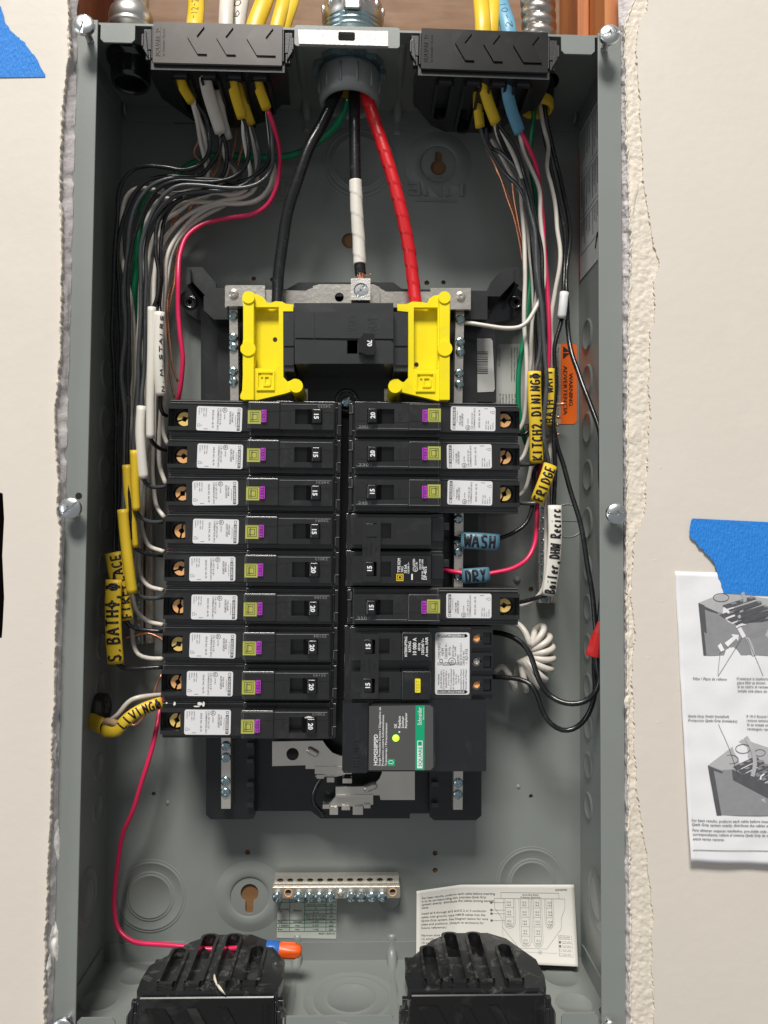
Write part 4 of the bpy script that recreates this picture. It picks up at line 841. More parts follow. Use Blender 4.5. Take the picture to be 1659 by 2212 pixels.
# in reading direction (-y) the label runs from y=+.0212 (left) to -.0212 (right)
for xx, nm in ((.0, ''),): pass
def arrow(xc, filled, s):                        # vertical arrows beside each terminal row: text across the label width
    y0 = xc
    a = [(.0385, y0 + .0012), (.0190, y0 + .0012), (.0176, y0), (.0190, y0 - .0012), (.0385, y0 - .0012)]
    mm = MB(); mm.plate(a[::-1] if False else a, [] if filled else [[(.0382, y0 + .0009), (.0192, y0 + .0009), (.0180, y0), (.0192, y0 - .0009), (.0382, y0 - .0009)]], z - .0002, z - .0001)
    obj('terminal_arrow', mm.mesh('terminal_arrow', INK), o); tt = MB(); text(tt, s, .0380, y0 + .0007, .0015, 180, z, 'L', .0180, .01); obj('arrow_print', tt.mesh('arrow_print', WINK if filled else INKG), o)
arrow(-.0190, True, 'LOAD/CARGA/CHARGE'); arrow(.0002, False, 'LOAD/CARGA/CHARGE N'); arrow(.0193, True, 'LOAD/CARGA/CHARGE')
m = MB()
for s, x, y, h, f_ in (('TYPE/TIPO', .0375, -.0060, .0018, .0110), ('HOM', .0352, -.0085, .0018, .0050), ('120/240 V~', .0328, -.0060, .0018, .0110), ('60 Hz', .0306, -.0085, .0016, .0060), ('HACR Type', .0284, -.0076, .0012, .0080), ('Tipo CARR', .0268, -.0076, .0012, .0070), ('LISTED', .0246, -.0036, .0015, .0055), ('C.B.W/ G.F.C.I', .0228, -.0036, .0013, .0130), ('ISSUE NO.', .0209, -.0036, .0014, .0085), ('AD-910', .0186, -.0050, .0020, .0080)):
    text(m, s, x - .001, y + .003, h, -90, z, 'L', f_)
for i, s in enumerate(('4964380604', '#14-#8 AWG Al/Cu', '(2.5-6mm2) 60/75 C', '#6-#4 AWG Al/Cu', '(13-21 mm2)', '75 C only/solo/seul', '41 lb-in/lb-plg/in', '(4,6 N-m)', 'Class A', 'Assembled in Mexico', 'Ensamblado en Mexico', 'Assemble au Mexique')): text(m, s, .0372 - i * .0017, .0108, .0011, -90, z, 'C', min(.014, len(s) * .00075))
m.plate(circ(.0285, -.0040 + .0025, .0026, 24), [circ(.0285, -.0015, .0022, 24)], z - .0002, z); text(m, 'UL', .0276, -.0002, .0018, -90, z, 'L', .0028)
m.plate(rect(.0350, .0372, -.0004 - .0026, -.0004), [rect(.0354, .0368, -.0026, -.0008)], z - .0002, z)
obj('label_print', m.mesh('label_print', INKG), o)
for y in (-.0170, -.0010, .0150):
    m = MB().plate(rect(.0003, .0150, y - .0062, y + .0062), [circ(.0112, y, .0032, 24), rect(.0012, .0068, y - .0042, y + .0042)], .0425, .0462); obj('terminal_frame', m.mesh('terminal_frame', BLKS), e, None, .0003)
    obj('terminal_clamp', MB().box(.0085, .0138, y - .0032, y + .0032, .0426, .0432).mesh('terminal_clamp', STEEL), e)
    m = MB(); screwhead(m, .0027, .0010, [(0, .6), (90, .6)], .0008, .0012, None, 8, 28); obj('terminal_screw', m.mesh('terminal_screw', BRZ if y != -.001 else STEEL), e, Matrix.Translation((.0112, y, .0438)))
    obj('terminal_slot', MB().box(.0014, .0066, y - .0040, y + .0040, .0426, .0436).mesh('terminal_slot', HNDL), e, None, .0003)
# ================================================================ SURGE DEVICE
a = P(740, 1515, .020); b = P(1053, 1671, .020); SW, SH = b.x - a.x, a.z - b.z
e = empty('surge_protection_device', Matrix.Translation((a.x, Y0B, b.z)) @ FACE, 'black surge protection device with a glowing green light below the two pole breakers', 'surge device')
obj('body', MB().plate(rrect(0, SW, 0, SH, .0012), [], 0, .050).mesh('body', BLKS), e, None, .0008)
def sx(x): return (P(x, 1590, .012).x - a.x)
def sy(y): return (P(800, y, .012).z - b.z)
obj('raised_face', MB().plate(rrect(sx(797), sx(941), sy(1668), sy(1522), .0040), [], .050, .0602).mesh('raised_face', BLKS), e, None, .0008)
obj('left_step', MB().plate(rrect(.0008, sx(794), .0008, SH - .0008, .0010), [], .050, .0560).mesh('left_step', BLKS), e, None, .0008)
o = obj('faceplate', MB().plate([(sx(797), sy(1666)), (sx(931), sy(1666)), (sx(937), sy(1660)), (sx(936), sy(1530)), (sx(929), sy(1525)), (sx(797), sy(1527))], [], .0602, .0606).mesh('faceplate', FACEP), e)
obj('green_band', MB().plate([(sx(898), sy(1666)), (sx(917.5), sy(1666)), (sx(917.5), sy(1525.5)), (sx(898), sy(1526))], [], .0606, .0607).mesh('green_band', SGRN), o)
m = MB(); Z = .0607
def st(s, x, y, h, fit, mm=None, bold=0): text(mm or m, s, sx(x), sy(y), h, 90, Z, 'L', fit, bold)
px = lambda n: n * .000311
st('HOM250PSPD', 816, 1656, .0025, px(66), bold=.02); st('Surge Protective Device / Dispositivo de', 822.5, 1657, .0014, px(125), bold=.01); st('Proteccion contra Sobretensiones', 829.5, 1657, .0014, px(108), bold=.01); st('Transitorias / Parasurtenseur', 836.5, 1657, .0014, px(92), bold=.01)
st('OK', 857.5, 1575, .0018, px(10), bold=.02); st('Replace', 865.5, 1575, .0017, px(26), bold=.02); st('Sustituir', 872.5, 1575, .0015, px(26), bold=.02); st('Remplacer', 879.5, 1575, .0015, px(33), bold=.02)
m.plate(circ(sx(863), sy(1583), .0006, 12), [], Z - .0001, Z); Z = .0609; st('Schneider', 911, 1568, .0026, px(38), bold=.01); st('Electric', 916.5, 1556, .0009, px(26))
m.plate(rect(sx(902), sx(913.5), sy(1662), sy(1602)), [rect(sx(903.5), sx(912), sy(1613), sy(1603.5))], .0607, .0608)
obj('face_print', m.mesh('face_print', WINK), o)
m = MB(); Z = .0609; st('SQUARE', 911.5, 1658, .0021, px(42), m, .02); square_d(m, sx(905), sx(910.5), sy(1611), sy(1605.5), .0608, .0004)
obj('green_lettering', m.mesh('green_lettering', SGRN), o)
m = MB(); m.plate(rrect(sx(838), sx(853.5), sy(1657), sy(1642), .0006), [], .0606, .0607); obj('green_emblem', m.mesh('green_emblem', SGRN), o)
m = MB().tube(spline([(sx(840.5), sy(1652), .0608), (sx(841), sy(1647), .0608), (sx(846), sy(1645), .0608), (sx(850), sy(1648), .0608), (sx(849), sy(1653), .0608), (sx(845), sy(1652), .0608), (sx(840.5), sy(1652), .0608)], .0005), .00018, 5); obj('emblem_outline', m.mesh('emblem_outline', WINK), o)
obj('status_light', MB().lathe([(0, .0012), (.0012, .0010), (.0020, .0005), (.0023, 0)], 24).mesh('status_light', LED), e, Matrix.Translation((sx(855.5), sy(1596.5), .0606)))
m = MB(); text(m, 'HOM', sx(778), sy(1663), .0048, 90, .0560, 'L', fit=px(58), depth=.0018, bold=-.01); obj('raised_lettering', m.mesh('raised_lettering', BLKS), e)
# ================================================================ MAIN BREAKER
def mx(x): return 438.8 + .3637 * x
def my(y): return 576 + .3637 * y
o_ = P(mx(840), my(400), .012); MMM = Matrix.Translation((o_.x, Y0B, o_.z)) @ FACE
e = empty('main_breaker', MMM, 'large dark main breaker with a 70 handle between the yellow barriers', 'breaker')
def ml(pts, Y=.012):
    r = []
    for x, y in pts:
        p = P(mx(x), my(y), Y); r.append((p.x - o_.x, p.z - o_.z))
    return r
MBK = mat('main_breaker_plastic', (.026, .027, .028), .32, 0, .1, 60, 0, 900, ((.11, .11, .11), .25, 36), coat=.9)
def mp(name, pts, Y0, Y1, mt=MBK, bev=.0008, holes=()):
    q = ml(pts, Y1); ar = sum(q[i][0] * q[(i + 1) % len(q)][1] - q[(i + 1) % len(q)][0] * q[i][1] for i in range(len(q)))
    if ar < 0: q = q[::-1]
    return obj(name, MB().plate(q, [ml(h, Y1) for h in holes], Y0B - Y0, Y0B - Y1).mesh(name, mt), e, None, bev)
mp('side_wing', [(475, 268), (540, 268), (540, 622), (475, 622)], .070, .026); mp('side_wing', [(1130, 268), (1222, 268), (1222, 622), (1130, 622)], .070, .026)
mp('wing_panel', [(480, 322), (538, 322), (538, 470), (480, 470)], .026, .0245); mp('wing_panel', [(480, 482), (538, 482), (538, 585), (480, 585)], .026, .0245)
mp('wing_panel', [(1138, 322), (1216, 322), (1216, 470), (1138, 470)], .026, .0245); mp('wing_panel', [(1138, 482), (1216, 482), (1216, 585), (1138, 585)], .026, .0245)
mp('body', [(540, 216), (1130, 216), (1132, 580), (544, 578)], .070, .0165)
SL = [(857, 437), (916, 437), (916, 514), (857, 514)]
mp('upper_cover', [(543, 270), (655, 270), (1128, 272), (1130, 428), (546, 422)], .0165, .0145)
mp('lower_cover', [(546, 433), (853, 440), (853, 517), (1022, 520), (1022, 438), (1115, 440), (1128, 456), (1128, 576), (548, 576)], .0165, .0140)
mp('handle_slot', SL, .016, .0162 - .0002, HNDL, 0)
mp('handle_side', [(922, 432), (958, 400), (958, 520), (922, 500)], .0165, .009, HNDL, .0005)
mp('handle', [(948, 396), (1018, 398), (1020, 522), (975, 524), (948, 512)], .0165, .0060, HNDL, .0012)
q = ml([(988, 455)], .006)[0]; obj('rating_number', NUMM['70'], e, Matrix.Translation((q[0] - .0014, q[1], Y0B - .0058)))
m = MB(); q = ml([(860, 290)], .0145)[0]; text(m, 'O/OFF', q[0], q[1], .0072, -90, Y0B - .0145, 'L', fit=.0145, depth=.0003); q = ml([(975, 303)], .0145)[0]; text(m, 'I/ON', q[0], q[1], .0070, -90, Y0B - .0145, 'L', fit=.0112, depth=.0003)
obj('raised_lettering', m.mesh('raised_lettering', MBK), e)
mp('cover_seam', [(655, 272), (658, 272), (665, 574), (662, 574)], .0146, .01385, MBK, 0)
# ================================================================ YELLOW BARRIERS
BLo = [(535, 225), (490, 220), (470, 208), (430, 205), (400, 215), (378, 213), (372, 200), (355, 180), (325, 165), (305, 163), (292, 150), (270, 145), (248, 150), (234, 168), (232, 190), (238, 235), (240, 300), (238, 430), (235, 455), (222, 475), (222, 500), (235, 522), (236, 640), (232, 735), (220, 765), (222, 785), (245, 792), (320, 792), (480, 755), (520, 742), (545, 752), (570, 748), (588, 732), (594, 708), (585, 682), (565, 668), (540, 666), (512, 680), (500, 682), (476, 655), (475, 265), (535, 265)]
BRo = [(1152, 222), (1210, 222), (1240, 208), (1300, 210), (1325, 216), (1335, 210), (1342, 190), (1370, 172), (1400, 168), (1412, 158), (1432, 154), (1455, 162), (1468, 180), (1468, 235), (1466, 300), (1464, 440), (1472, 475), (1472, 505), (1460, 525), (1460, 640), (1456, 720), (1465, 765), (1458, 796), (1390, 796), (1180, 745), (1150, 750), (1120, 745), (1102, 728), (1098, 702), (1108, 680), (1130, 668), (1158, 668), (1180, 684), (1192, 686), (1218, 660), (1218, 268), (1155, 262)]
def barrier(out, win, cyl, sq, dot, label, s):
    e = empty('yellow_barrier', MMM, label, 'barrier', 'yellow plastic barriers either side of the main breaker')
    def yp(name, pts, Y0, Y1, bev=.0007, holes=(), mt=YEL):
        q = ml(pts, Y1); ar = sum(q[i][0] * q[(i + 1) % len(q)][1] - q[(i + 1) % len(q)][0] * q[i][1] for i in range(len(q)))
        if ar < 0: q = q[::-1]
        return obj(name, MB().plate(q, [ml(h, Y1) for h in holes], Y0B - Y0, Y0B - Y1).mesh(name, mt), e, None, bev)
    w_ = [(win[0], win[2]), (win[1], win[2]), (win[1], win[3]), (win[0], win[3])]
    yp('frame', out, .030, .0255, .0007, [w_]); yp('recessed_panel', [(win[0] - 3, win[2] - 3), (win[1] + 3, win[2] - 3), (win[1] + 3, win[3] + 3), (win[0] - 3, win[3] + 3)], .0345, .0325, 0)
    spx = (238, 300) if s < 0 else (1404, 1464)
    yp('outer_rail', [(spx[0], 165), (spx[1], 165), (spx[1], 790), (spx[0], 790)], .0255, .0225, .0012)
    for cx, cy, r in ((sum(spx) / 2, 182, 36), (sum(spx) / 2 + s * 2, 486, 44)): yp('rail_boss', pc(cx, cy, r, 28), .0255, .0215, .0010)
    yp('latch_pillar', pc(cyl[0], cyl[1], 40, 32), .060, .0205, .0008)
    x0, x1, y0, y1 = sq
    yp('emblem_frame', [(x0, y0), (x1, y0), (x1, y1), (x0, y1)], .0255, .0243, .0003, [[(x0 + 11, y0 + 11), (x1 - 11, y0 + 11), (x1 - 11, y1 - 11), (x0 + 11, y1 - 11)]])
    cx = (x0 + x1) / 2; D1 = [(x0 + 26, y0 + 24), (x1 - 30, y0 + 24), (x1 - 22, y0 + 34), (x1 - 22, y1 - 34), (x1 - 30, y1 - 26), (x0 + 40, y1 - 26), (x0 + 40, y0 + 36), (x0 + 26, y0 + 36)]
    yp('emblem_letter', D1, .0255, .0245, .0002, [[(x0 + 52, y0 + 36), (x1 - 34, y0 + 36), (x1 - 34, y1 - 38), (x0 + 52, y1 - 38)]])
    yp('small_hole', pc(dot[0], dot[1], 13, 20), .0325, .0322, 0, (), BLKD)
    return e
barrier(BLo, (306, 449, 240, 603), (552, 708), (316, 424, 619, 734), (427, 432), 'yellow plastic barrier left of the main breaker, pocketed, with its foot hooking right', -1)
barrier(BRo, (1251, 1393, 242, 606), (1140, 710), (1262, 1378, 628, 742), (1267, 581), 'yellow plastic barrier right of the main breaker, with its foot hooking left', 1)
# ================================================================ STICKERS AND PAPERS
def sheet(name, pts, Y, mt, label, cat, th=.0002, curl=None, group=None):
    c = P(pts[0][0], pts[0][1], Y); e = empty(name, Matrix.Translation(c) @ FACE, label, cat, group)
    q = L2(pts, Y, c); ar = sum(q[i][0] * q[(i + 1) % len(q)][1] - q[(i + 1) % len(q)][0] * q[i][1] for i in range(len(q)))
    if ar < 0: q = q[::-1]
    obj('sheet', MB().plate(q, [], -th, 0).mesh('sheet', mt), e); return e, c
def lx(c, x, y, Y): p = P(x, y, Y) - c; return p.x, p.z
def ptext(m, c, s, x, y, hpx, Y, ang=0, fitpx=None, bold=0, al='L', z=.0002):
    k = (Y - CAM.y) / FPX; u, v = lx(c, x, y, Y); text(m, s, u, v, hpx * k, ang, z, al, fitpx * k if fitpx else None, bold)
YL = DB - .0004
# grey notice with the orange warning block
e, c = sheet('notice_label', [(1075, 748), (1080, 743), (1211, 743), (1211, 916), (1070, 916)], YL, LBG, 'grey printed notice on the back panel behind the right hand wires', 'label')
m = MB(); cols = ['40271-450-03', 'contact the Square D field office if use', 'of this product may adversely', 'affect user safety and impair', 'reliability.']
ptext(m, c, '40271-450-03', 1077, 750, 3.6, YL, -90, 42)
for i, s in enumerate(('This equipment is designed and tested', 'of this product may adversely', 'affect user safety and impair', 'reliability and performance')): ptext(m, c, s, 1112 - i * 6 + 10, 750, 3.6, YL, -90, 76 if i else 78)
for i, s in enumerate(('metodo en caso de', 'en caso de uso', 'solventes o', 'derivados de', 'afectar la', 'seguridad del', 'la confiabilidad')): ptext(m, c, s, 1118 - i * 6.5, 850, 3.8, YL, -90, 60 - i)
for i in range(6): ptext(m, c, 'This equipment is designed Este equipo ha sido', 1204 - i * 12, 750, 3.6, YL, -90, 158)
obj('notice_print', m.mesh('notice_print', INKG), e)
e, c = sheet('warning_label', [(1211, 743), (1241, 743), (1246, 748), (1246, 910), (1241, 916), (1211, 916)], YL, ORG, 'orange label reading WARNING ADVERTENCIA with a black triangle', 'label', .0003)
m = MB(); ptext(m, c, 'WARNING', 1229, 806, 8.2, YL, -90, 72, .01, z=.0003); ptext(m, c, 'ADVERTENCIA', 1217, 790, 8.2, YL, -90, 108, .01, z=.0003)
T_ = [lx(c, *q, YL) for q in ((1216, 776), (1233, 761), (1216, 748))]; m.plate(T_, [], .0001, .0003)
obj('warning_print', m.mesh('warning_print', INK), e)
m = MB(); a_ = lx(c, 1222, 762, YL); m.box(a_[0] - .0004, a_[0] + .0024, a_[1] - .0004, a_[1] + .0004, .0003, .0004); m.box(a_[0] - .0018, a_[0] - .0010, a_[1] - .0004, a_[1] + .0004, .0003, .0004); obj('exclamation_mark', m.mesh('exclamation_mark', ORG), e)
# torque chart
pts = [(600, 1935), (728, 1935), (726, 2028), (598, 2026)]
e, c = sheet('torque_chart', pts, YL, mat('pale_green_label', (.50, .53, .48), .45, 0, .06, 40, scuff=((.62, .55, .50), .5, 40)), 'pale torque chart label with a printed table under the horizontal ground bar', 'label')
m = MB(); g = MB(); k = (YL - CAM.y) / FPX
def ch(x, y): return lx(c, 600 + (x - 220) * .2315, 1935 + (y - 800) * .2315, YL)
def cl(x0, y0, x1, y1):
    a_, b_ = ch(x0, y0), ch(x1, y1); t = .00018
    if x0 == x1: g.box(a_[0] - t, a_[0] + t, b_[1], a_[1], .0001, .00022)
    else: g.box(a_[0], b_[0], a_[1] - t, a_[1] + t, .0001, .00022)
for x in (333, 472, 672): cl(x, 806, x, 1130)
for y in (862, 1027, 1055, 1093, 1132): cl(216, y, 765, y)
for y in (898, 934, 970): cl(472, y, 765, y)
def ct(s, x, y, fit=None, h=16): a_ = ch(x, y); text(m, s, a_[0], a_[1], h * .2315 * k, 0, .0002, 'L', fit * .2315 * k if fit else None, .012)
for s, x, y, f_ in (('Terminal', 232, 832, 90), ('Wire binding', 342, 830, 130), ('screw', 342, 852, 60), ('Wire Range', 512, 828, 125), ('AWG CU-AL', 508, 852, 132), ('Torque', 682, 830, 72), ('lb-in', 692, 852, 44), ('14-10 CU, 12-10 AL', 486, 890, 180), ('20', 706, 890, 26), ('8', 570, 925, 12), ('25', 706, 925, 26), ('6 - 4', 550, 960, 48), ('35', 706, 960, 26), ('Two 14 or 12 CU,', 480, 995, 182), ('Two 12 or 10 AL', 484, 1020, 172), ('25', 704, 1002, 26), ('Multi hole', 226, 934, 95), ('bar', 226, 954, 36), ('Slotted', 368, 944, 74), ('Box', 224, 1048, 38), ('Slotted', 366, 1048, 74), ('6-2/0', 543, 1048, 56), ('50', 704, 1050, 26), ('I beam', 232, 1084, 88), ('Hex', 380, 1084, 44), ('6-3/0', 543, 1084, 56), ('200', 696, 1086, 40), ('Box', 222, 1120, 42), ('Hex', 380, 1120, 44), ('1-4/0', 545, 1122, 54), ('200', 696, 1122, 40), ('40271-834-01', 600, 1160, 150)): ct(s, x, y, f_)
obj('chart_print', m.mesh('chart_print', INKN if False else INKG), e); obj('chart_rules', g.mesh('chart_rules', INKN), e)
# curled instruction card, bottom right
Yc = .090
def cardpt(u, v):                                # u 0..1 across, v 0..1 down (pixel quad at ~Y, lifted by a curl)
    tl, tr, br_, bl_ = (900, 1917), (1240, 1911), (1249, 2088), (899, 2060)
    top = (tl[0] + (tr[0] - tl[0]) * u, 1925 - 14 * min(1, u / .28) + (3 * (u > .28)) * 0); bot = (bl_[0] + (br_[0] - bl_[0]) * u, 2072 + (2088 - 2072) * u)
    return top[0] + (bot[0] - top[0]) * v, top[1] + (bot[1] - top[1]) * v
def cardY(u, v): return .0930 - .010 * max(0, .25 - u) / .25 - .006 * math.sin(u * math.pi * .9) ** 2 * .5 - .022 * v * v * (0.35 + .65 * u)
def card3(u, v): x, y = cardpt(u, v); return P(x, y, cardY(u, v))
v = []; f = []; nu, nv = 40, 24
for j in range(nv + 1):
    for i in range(nu + 1): v.append(card3(i / nu, j / nv))
for j in range(nv):
    for i in range(nu): q = j * (nu + 1) + i; f.append((q, q + nu + 1, q + nu + 2, q + 1))
CO = v[nu // 2]; e = empty('instruction_card', Vector(CO), 'cream printed instruction card curled against the back at the bottom right', 'card')
obj('card_sheet', MB().add([tuple(Vector(q) - CO) for q in v], f, None, True).mesh('card_sheet', PAP), e, None, 0, 0, .0003)
flat = MB()
def cu_(X, Yp): return (X - 228) / (1275 - 228), (Yp - 318) / (840 - 318)        # crop coordinates
def cdt(s, X, Yp, h, fit): 
    text(flat, s, X, -Yp, h, 0, 0, 'L', fit, .008)
for i, s in enumerate(('For best results, preform each cable before inserting', 'it to its corresponding slot, populate Qwik Grip', 'system evenly, distribute the cables among several', 'slots.')): cdt(s, 262, 384 + i * 24, 15, (485, 425, 475, 46)[i])
for i, s in enumerate(('Install #14 through #10 AWG 2 or 3 conductor', 'cable with ground, type NM-B cables into the', 'Qwik-Grip system. See Diagram below for wire', 'sizes and positions. (Attach to enclosure for', 'future reference.)')): cdt(s, 260, 500 + i * 27, 15, (428, 420, 438, 410, 163)[i])
for i, s in enumerate(('Narrow slots must be used when installing flat 14 or', '12 AWG, 3 conductor cables with ground. Using flat', '14 or 12 AWG, 3 conductor cables in wide slots will')): cdt(s, 260, 664 + i * 28, 15, (486, 484, 470)[i])
cdt('QGH60900', 1146, 356, 12, 80); cdt('Qwik-Grip Shield', 928, 388, 10, 106); cdt('Proteccion Qwik-Grip', 916, 404, 10, 132)
def stroke(pts, t=1.6, close=False):
    pp = pts + (pts[:1] if close else [])
    for (x0, y0), (x1, y1) in zip(pp, pp[1:]):
        L_ = math.hypot(x1 - x0, y1 - y0) or 1; n = max(1, int(L_ / 40)); nx_, ny_ = -(y1 - y0) / L_ * t / 2, (x1 - x0) / L_ * t / 2
        for i in range(n):
            a0, a1 = i / n, (i + 1) / n; A = (x0 + (x1 - x0) * a0, y0 + (y1 - y0) * a0); B = (x0 + (x1 - x0) * a1, y0 + (y1 - y0) * a1)
            flat.add([(A[0] + nx_, -(A[1] + ny_), 0), (B[0] + nx_, -(B[1] + ny_), 0), (B[0] - nx_, -(B[1] - ny_), 0), (A[0] - nx_, -(A[1] - ny_), 0)], [(0, 1, 2, 3)])
stroke([(786, 408), (786, 368), (1168, 372), (1170, 406)]); stroke([(742, 408), (1208, 408), (1206, 470), (1180, 530), (1176, 600), (1075, 734), (895, 734), (792, 600), (790, 540), (742, 470), (742, 408)])
for x0, x1, y1 in ((812, 868, 590), (914, 968, 710), (998, 1044, 712), (1082, 1120, 590)):
    stroke([(x0, 410), (x0, y1 - 25), (x0 + 12, y1 - 6), ((x0 + x1) / 2, y1), (x1 - 12, y1 - 6), (x1, y1 - 25), (x1, 410)]); stroke([(x0 - 10, 410), (x0 - 10, y1 - 20), (x0 + 6, y1 + 8), ((x0 + x1) / 2, y1 + 16), (x1 - 6, y1 + 8), (x1 + 10, y1 - 20), (x1 + 10, 410)], 1.3)
    y = 438
    while y < y1 - 20: cdt('12-2', x0 + 8, y, 11, 30); cdt('14-2', x0 + 8, y + 19, 11, 30); stroke([(x0, y + 30), (x1, y + 30)], 1.3); y += 62
for y in (436, 486, 510, 556): stroke([(728, y), (812, y)]); flat.add([(714, -(y - 7), 0), (728, -(y - 7), 0), (728, -(y + 7), 0), (714, -(y + 7), 0)], [(0, 1, 2, 3)])
stroke([(792, 600), (796, 758)], 1); stroke([(740, 756), (1145, 760)], 1.2); stroke([(1155, 642), (1240, 646), (1246, 780), (1155, 778)], 1.2, True); stroke([(840, 748), (858, 748), (858, 768), (840, 768)], 1.5, True); stroke([(1022, 748), (1040, 748), (1040, 768), (1022, 768)], 1.5, True); cdt('W', 843, 764, 12, 12); cdt('N', 1026, 764, 12, 10)
for i, y in enumerate((686, 712, 738, 764)):
    cdt('Round cable', 1178, y, 6, 55); cdt('Cable redondo', 1178, y + 10, 6, 60); flat.add([(1157, -(y - 7), 0), (1170, -(y - 7), 0), (1170, -(y + 9), 0), (1157, -(y + 9), 0)], [(0, 1, 2, 3)]) if i < 2 else stroke([(1157, y - 7), (1170, y - 7), (1170, y + 9), (1157, y + 9)], 1.3, True)
cdt('Qwik-Grip system', 1158, 656, 7, 70); cdt('Sistema Qwik-Grip', 1158, 668, 7, 74)
vv = []
for x, y, _ in flat.v:
    u, w_ = cu_(x, -y); p = card3(u, w_); vv.append(tuple(p - CO + Vector((0, -.00035, 0))))
obj('card_print', MB().add(vv, flat.f).mesh('card_print', INKG), e)
# instruction leaflet on the right wall with blue tape
LO = P(1500, 1500, YW)
def w3(x, y, d): return P(x, y, YW) - LO + Vector((0, -d, 0))
e = empty('instruction_leaflet', Vector(LO), 'white instruction leaflet with grey pictures hanging on the right hand wall', 'leaflet')
def leaf(u, v):                                  # u,v over the sheet; extends past the frame to the right
    tl, bl_, tr, brr = (1457, 1234), (1486, 1856), (1880, 1246), (1905, 1876)
    x = (tl[0] * (1 - u) + tr[0] * u) * (1 - v) + (bl_[0] * (1 - u) + brr[0] * u) * v; y = (tl[1] * (1 - u) + tr[1] * u) * (1 - v) + (bl_[1] * (1 - u) + brr[1] * u) * v; return x, y
def leafd(u, v): return .0008 + .0045 * max(0, v - .25) * (1 - .2 * u) + .0008 * noise.noise((u * 4, v * 7, 2)) + .0006 * noise.noise((u * 9, v * 13, 5)) + .0035 * max(0, v - .9) * 5 * max(0, .25 - u)
v = []; f = []; nu, nv = 50, 60
for j in range(nv + 1):
    for i in range(nu + 1): x, y = leaf(i / nu, j / nv); v.append(tuple(w3(x, y, leafd(i / nu, j / nv))))
for j in range(nv):
    for i in range(nu): q = j * (nu + 1) + i; f.append((q, q + nu + 1, q + nu + 2, q + 1))
obj('leaflet_sheet', MB().add(v, f, None, True).mesh('leaflet_sheet', PAPW), e, None, 0, 0, .0002)
def inv(x, y):                                   # pixel -> u,v
    v_ = (y - 1234) / 622
    for _ in range(6):
        xl_ = 1457 + 29 * v_; xr_ = 1880 + 25 * v_; u_ = (x - xl_) / (xr_ - xl_); yt = 1234 + 12 * u_; yb_ = 1856 + 20 * u_; v_ = (y - yt) / (yb_ - yt)
    return u_, v_
def lmap(mbf, lift):
    out = []
    for x, y, z in mbf.v:
        u_, v_ = inv(x, -y); out.append(tuple(w3(x, -y, leafd(u_, v_) + .00025 + lift)))
    return MB().add(out, mbf.f)
def lc(x, y): return 1371.4 + x * .397, 1042.2 + y * .397   # crop -> D
def lpoly(mbf, pts): mbf.add([(lc(*p)[0], -lc(*p)[1], 0) for p in pts], [tuple(range(len(pts)))])
d1 = MB(); d2 = MB(); d3 = MB(); ik = MB(); wh = MB(); d1b = MB(); d2b = MB(); d3b = MB()
for dx, dy, sh in ((0, 0, 0), (45, 885, 30)):
    def S(pts): return [(x + dx + (y - 600) * sh / 400 * 0, y + dy) for x, y in pts]
    if dy == 0:
        lpoly(d1, [(342, 655), (369, 940), (1100, 940), (1100, 700), (800, 745)]); lpoly(d3, [(342, 655), (475, 600), (800, 640), (800, 745), (445, 706)]); lpoly(d2, [(342, 655), (375, 668), (398, 940), (369, 940)])
        lpoly(d2, [(360, 668), (448, 705), (446, 718), (360, 684)])
    else:
        lpoly(d1b, [(385, 1532), (430, 1800), (1100, 1800), (1100, 1600), (720, 1540)]); lpoly(d3b, [(385, 1532), (575, 1390), (724, 1440), (800, 1560), (500, 1572)]); lpoly(d2b, [(385, 1532), (415, 1545), (455, 1800), (430, 1800)]); lpoly(d2b, [(388, 1535), (490, 1575), (490, 1592), (392, 1550)])
k1 = MB(); k2 = MB(); k1b = MB(); k2b = MB(); k3 = MB()
for (x0, y0, n_, ax, ay, bx, by) in ((470, 668, 6, 32, 24, 200, -62), (455, 720, 3, 40, 22, 250, -90), (520, 1540, 6, 30, 20, 150, -70)):
    for i in range(n_):
        X, Yq = x0 + ax * i, y0 + ay * i; K1, K2 = (k1b, k2b) if y0 > 1000 else ((k3, k2) if y0 == 720 else (k1, k2))
        lpoly(K1, [(X, Yq), (X + 26, Yq + 16), (X + 26 + bx * .8, Yq + 16 + by * .8), (X + bx * .8, Yq + by * .8)])
        for q in range(3): t = .2 + .25 * q; lpoly(K2, [(X + bx * t, Yq + 2 + by * t), (X + bx * t + 15, Yq + 8 + by * t), (X + bx * (t + .14) + 15, Yq + 8 + by * (t + .14)), (X + bx * (t + .14), Yq + 2 + by * (t + .14))])
lpoly(k1b, [(516, 1555), (724, 1640), (724, 1716), (520, 1610)]); lpoly(k3, [(590, 800), (668, 818), (668, 850), (640, 840)]); lpoly(d3, [(640, 790), (724, 800), (740, 870), (670, 850)])
def ribb(mbf, pts, wd):
    pp = [Vector((x, y, 0)) for x, y in pts]; pp = spline(pp, 12)
    for a_, b_ in zip(pp, pp[1:]):
        t = (b_ - a_).normalized() * wd / 2; lpoly(mbf, [(a_.x - t.y, a_.y + t.x), (b_.x - t.y, b_.y + t.x), (b_.x + t.y, b_.y - t.x), (a_.x + t.y, a_.y - t.x)])
cbm = MB(); cbb = MB(); ribb(cbm, [(578, 598), (594, 640), (575, 700), (562, 738)], 18); ribb(cbm, [(600, 830), (625, 880), (640, 940)], 18); ribb(cbb, [(592, 1378), (625, 1440), (640, 1520), (625, 1590)], 22); ribb(cbb, [(680, 1710), (700, 1760), (712, 1796)], 18)
